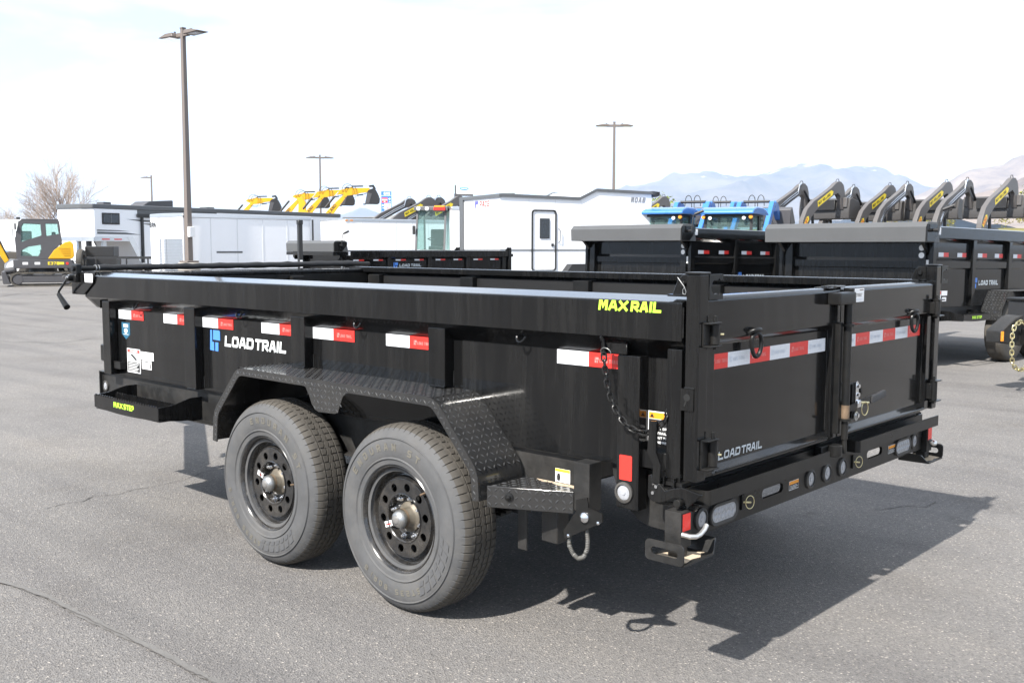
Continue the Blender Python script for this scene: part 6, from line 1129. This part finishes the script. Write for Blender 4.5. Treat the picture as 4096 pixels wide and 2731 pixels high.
def bank(la, de):
    base = 3.0 * sm(58, 84, de) * sm(2, 22, la) * (1 - .35 * sm(140, 260, de)) ; return base + (.35 * MN.noise(Vector((la * .11, de * .11, 3))) + .12 * MN.noise(Vector((la * .5, de * .5, 1)))) * sm(58, 72, de) * sm(4, 15, la) - .05
terrain('grass_bank', [0 + i * 1.6 for i in range(95)], [56 + i * 2.2 for i in range(60)], bank, grass_mat('dry_spring_grass', (.13, .125, .045), (.25, .22, .10), .5))
for i, (la, de, h, w, lab, m) in enumerate(((11.9, 86, 4.2, 4.4, 'yellow-green tree above the left blue tractor roof', LF2), (42.5, 84, 3.4, 5.0, 'yellow-green tree on the bank at the right edge', LF), (46.5, 88, 4.0, 5.5, 'rounded olive tree partly cut by the right edge', LF2), (33.5, 90, 2.3, 3.4, 'low olive bush on the bank between the middle loader arms', LF), (38.2, 92, 2.4, 3.2, 'small olive bush on the bank behind the right loader arms', LF))): leafy(lab, la, de, bank(la, de) - .1, h, w, 40 + i, m)

def prof(pts):
    def f(x):
        if x <= pts[0][0]: return pts[0][1]
        for (a, b), (c, d) in zip(pts, pts[1:]):
            if x <= c: return b + (d - b) * (x - a) / (c - a)
        return pts[-1][1]
    return f
def mountain(name, D, ridge, back, front, n_lat, lat0, lat1, mat, rough, seed, nd=36):
    # ridge: (lat in metres, height in metres) at distance D, slopes front and back
    f = prof(ridge); lats = [lat0 + (lat1 - lat0) * i / (n_lat - 1) for i in range(n_lat)]; deps = [D - front + (front + back) * j / (nd - 1) for j in range(nd)]
    def hf(la, de):
        s = 1 - (D - de) / front if de < D else 1 - (de - D) / back
        s = max(0., min(1., s)); h = f(la)
        r = 0.; a = 1.; fr = 1 / rough
        for k in range(5): r += a * (1 - abs(MN.noise(Vector((la * fr, de * fr, seed + k * 7.3)))) * 2); a *= .5; fr *= 2.1
        return h * (s ** .85) * (.80 + .20 * s + .22 * (r - .9) * (1 - s * .3)) - 3
    return terrain(name, lats, deps, hf, mat)
MT = grass_mat('mountain_slope', (.09, .085, .085), (.19, .165, .15), .0016); MT2 = grass_mat('near_hillside', (.15, .12, .11), (.30, .24, .19), .004)
def snow_mat():
    m = MT.copy(); m.name = 'mountain_with_snow'; t = m.node_tree; b = t.nodes['Principled BSDF']; g = t.nodes.new('ShaderNodeNewGeometry'); s = t.nodes.new('ShaderNodeSeparateXYZ'); t.links.new(g.outputs['Position'], s.inputs[0]); n = t.nodes.new('ShaderNodeTexNoise'); n.inputs['Scale'].default_value = .004; n.inputs['Detail'].default_value = 8; t.links.new(g.outputs['Position'], n.inputs[0])
    ad = t.nodes.new('ShaderNodeMath'); ad.operation = 'MULTIPLY_ADD'; ad.inputs[1].default_value = 700; t.links.new(n.outputs[0], ad.inputs[0]); t.links.new(s.outputs['Z'], ad.inputs[2]); mr = t.nodes.new('ShaderNodeMapRange'); mr.inputs['From Min'].default_value = 1330; mr.inputs['From Max'].default_value = 1420; t.links.new(ad.outputs[0], mr.inputs[0])
    mx = t.nodes.new('ShaderNodeMix'); mx.data_type = 'RGBA'; mx.inputs['B'].default_value = (.8, .82, .85, 1); old = b.inputs['Base Color'].links[0].from_socket; t.links.new(mr.outputs[0], mx.inputs['Factor']); t.links.new(old, mx.inputs['A']); t.links.new(mx.outputs['Result'], b.inputs['Base Color']); return m
R1 = [(903, 593), (1288, 705), (1672, 778), (2053, 881), (2259, 942), (2460, 964), (2665, 948), (3047, 932), (3210, 990), (3434, 1028), (3662, 1057), (3787, 1035), (3969, 980), (4213, 990), (4475, 980), (4674, 865), (4889, 820), (5071, 727), (5273, 673), (5484, 593), (5933, 432)]
mountain('mountain', 13000, R1, 3200, 5200, 130, 500, 6400, snow_mat(), 1500, 2)
R2 = [(2505, 216), (2677, 293), (2839, 359), (3045, 457), (3293, 512), (3533, 593), (3885, 681), (4575, 768)]
mountain('hillside', 7000, R2, 2000, 2600, 90, 2300, 5000, MT2, 900, 5)
R3 = [(1501, 129), (1599, 169), (1683, 200), (1817, 253), (2087, 297)]
mountain('foothill', 3600, R3, 1200, 1300, 60, 1400, 2300, MT2, 500, 9)
R4 = [(-2566, 411), (-2315, 475), (-2172, 525), (-2030, 490), (-1851, 418)]
mountain('far_peak', 14500, R4, 1500, 2500, 40, -2600, -1800, snow_mat(), 900, 12)
def haze():
    m = bpy.data.materials.new('haze'); m.use_nodes = True; t = m.node_tree; t.nodes.clear(); o = t.nodes.new('ShaderNodeOutputMaterial'); v = t.nodes.new('ShaderNodeVolumePrincipled'); v.inputs['Color'].default_value = (.56, .74, 1.0, 1); v.inputs['Density'].default_value = HAZE_D; v.inputs['Anisotropy'].default_value = 0.; t.links.new(v.outputs[0], o.inputs['Volume']); m.cycles.homogeneous_volume = True if hasattr(m.cycles, 'homogeneous_volume') else True
    h = MB().box((-17500, -17500, -5), (17500, 17500, 1500)).build('haze', m); h['kind'] = 'stuff'; h['label'] = 'pale blue distance haze'; return h
HAZE_D = 5.2e-5
haze()
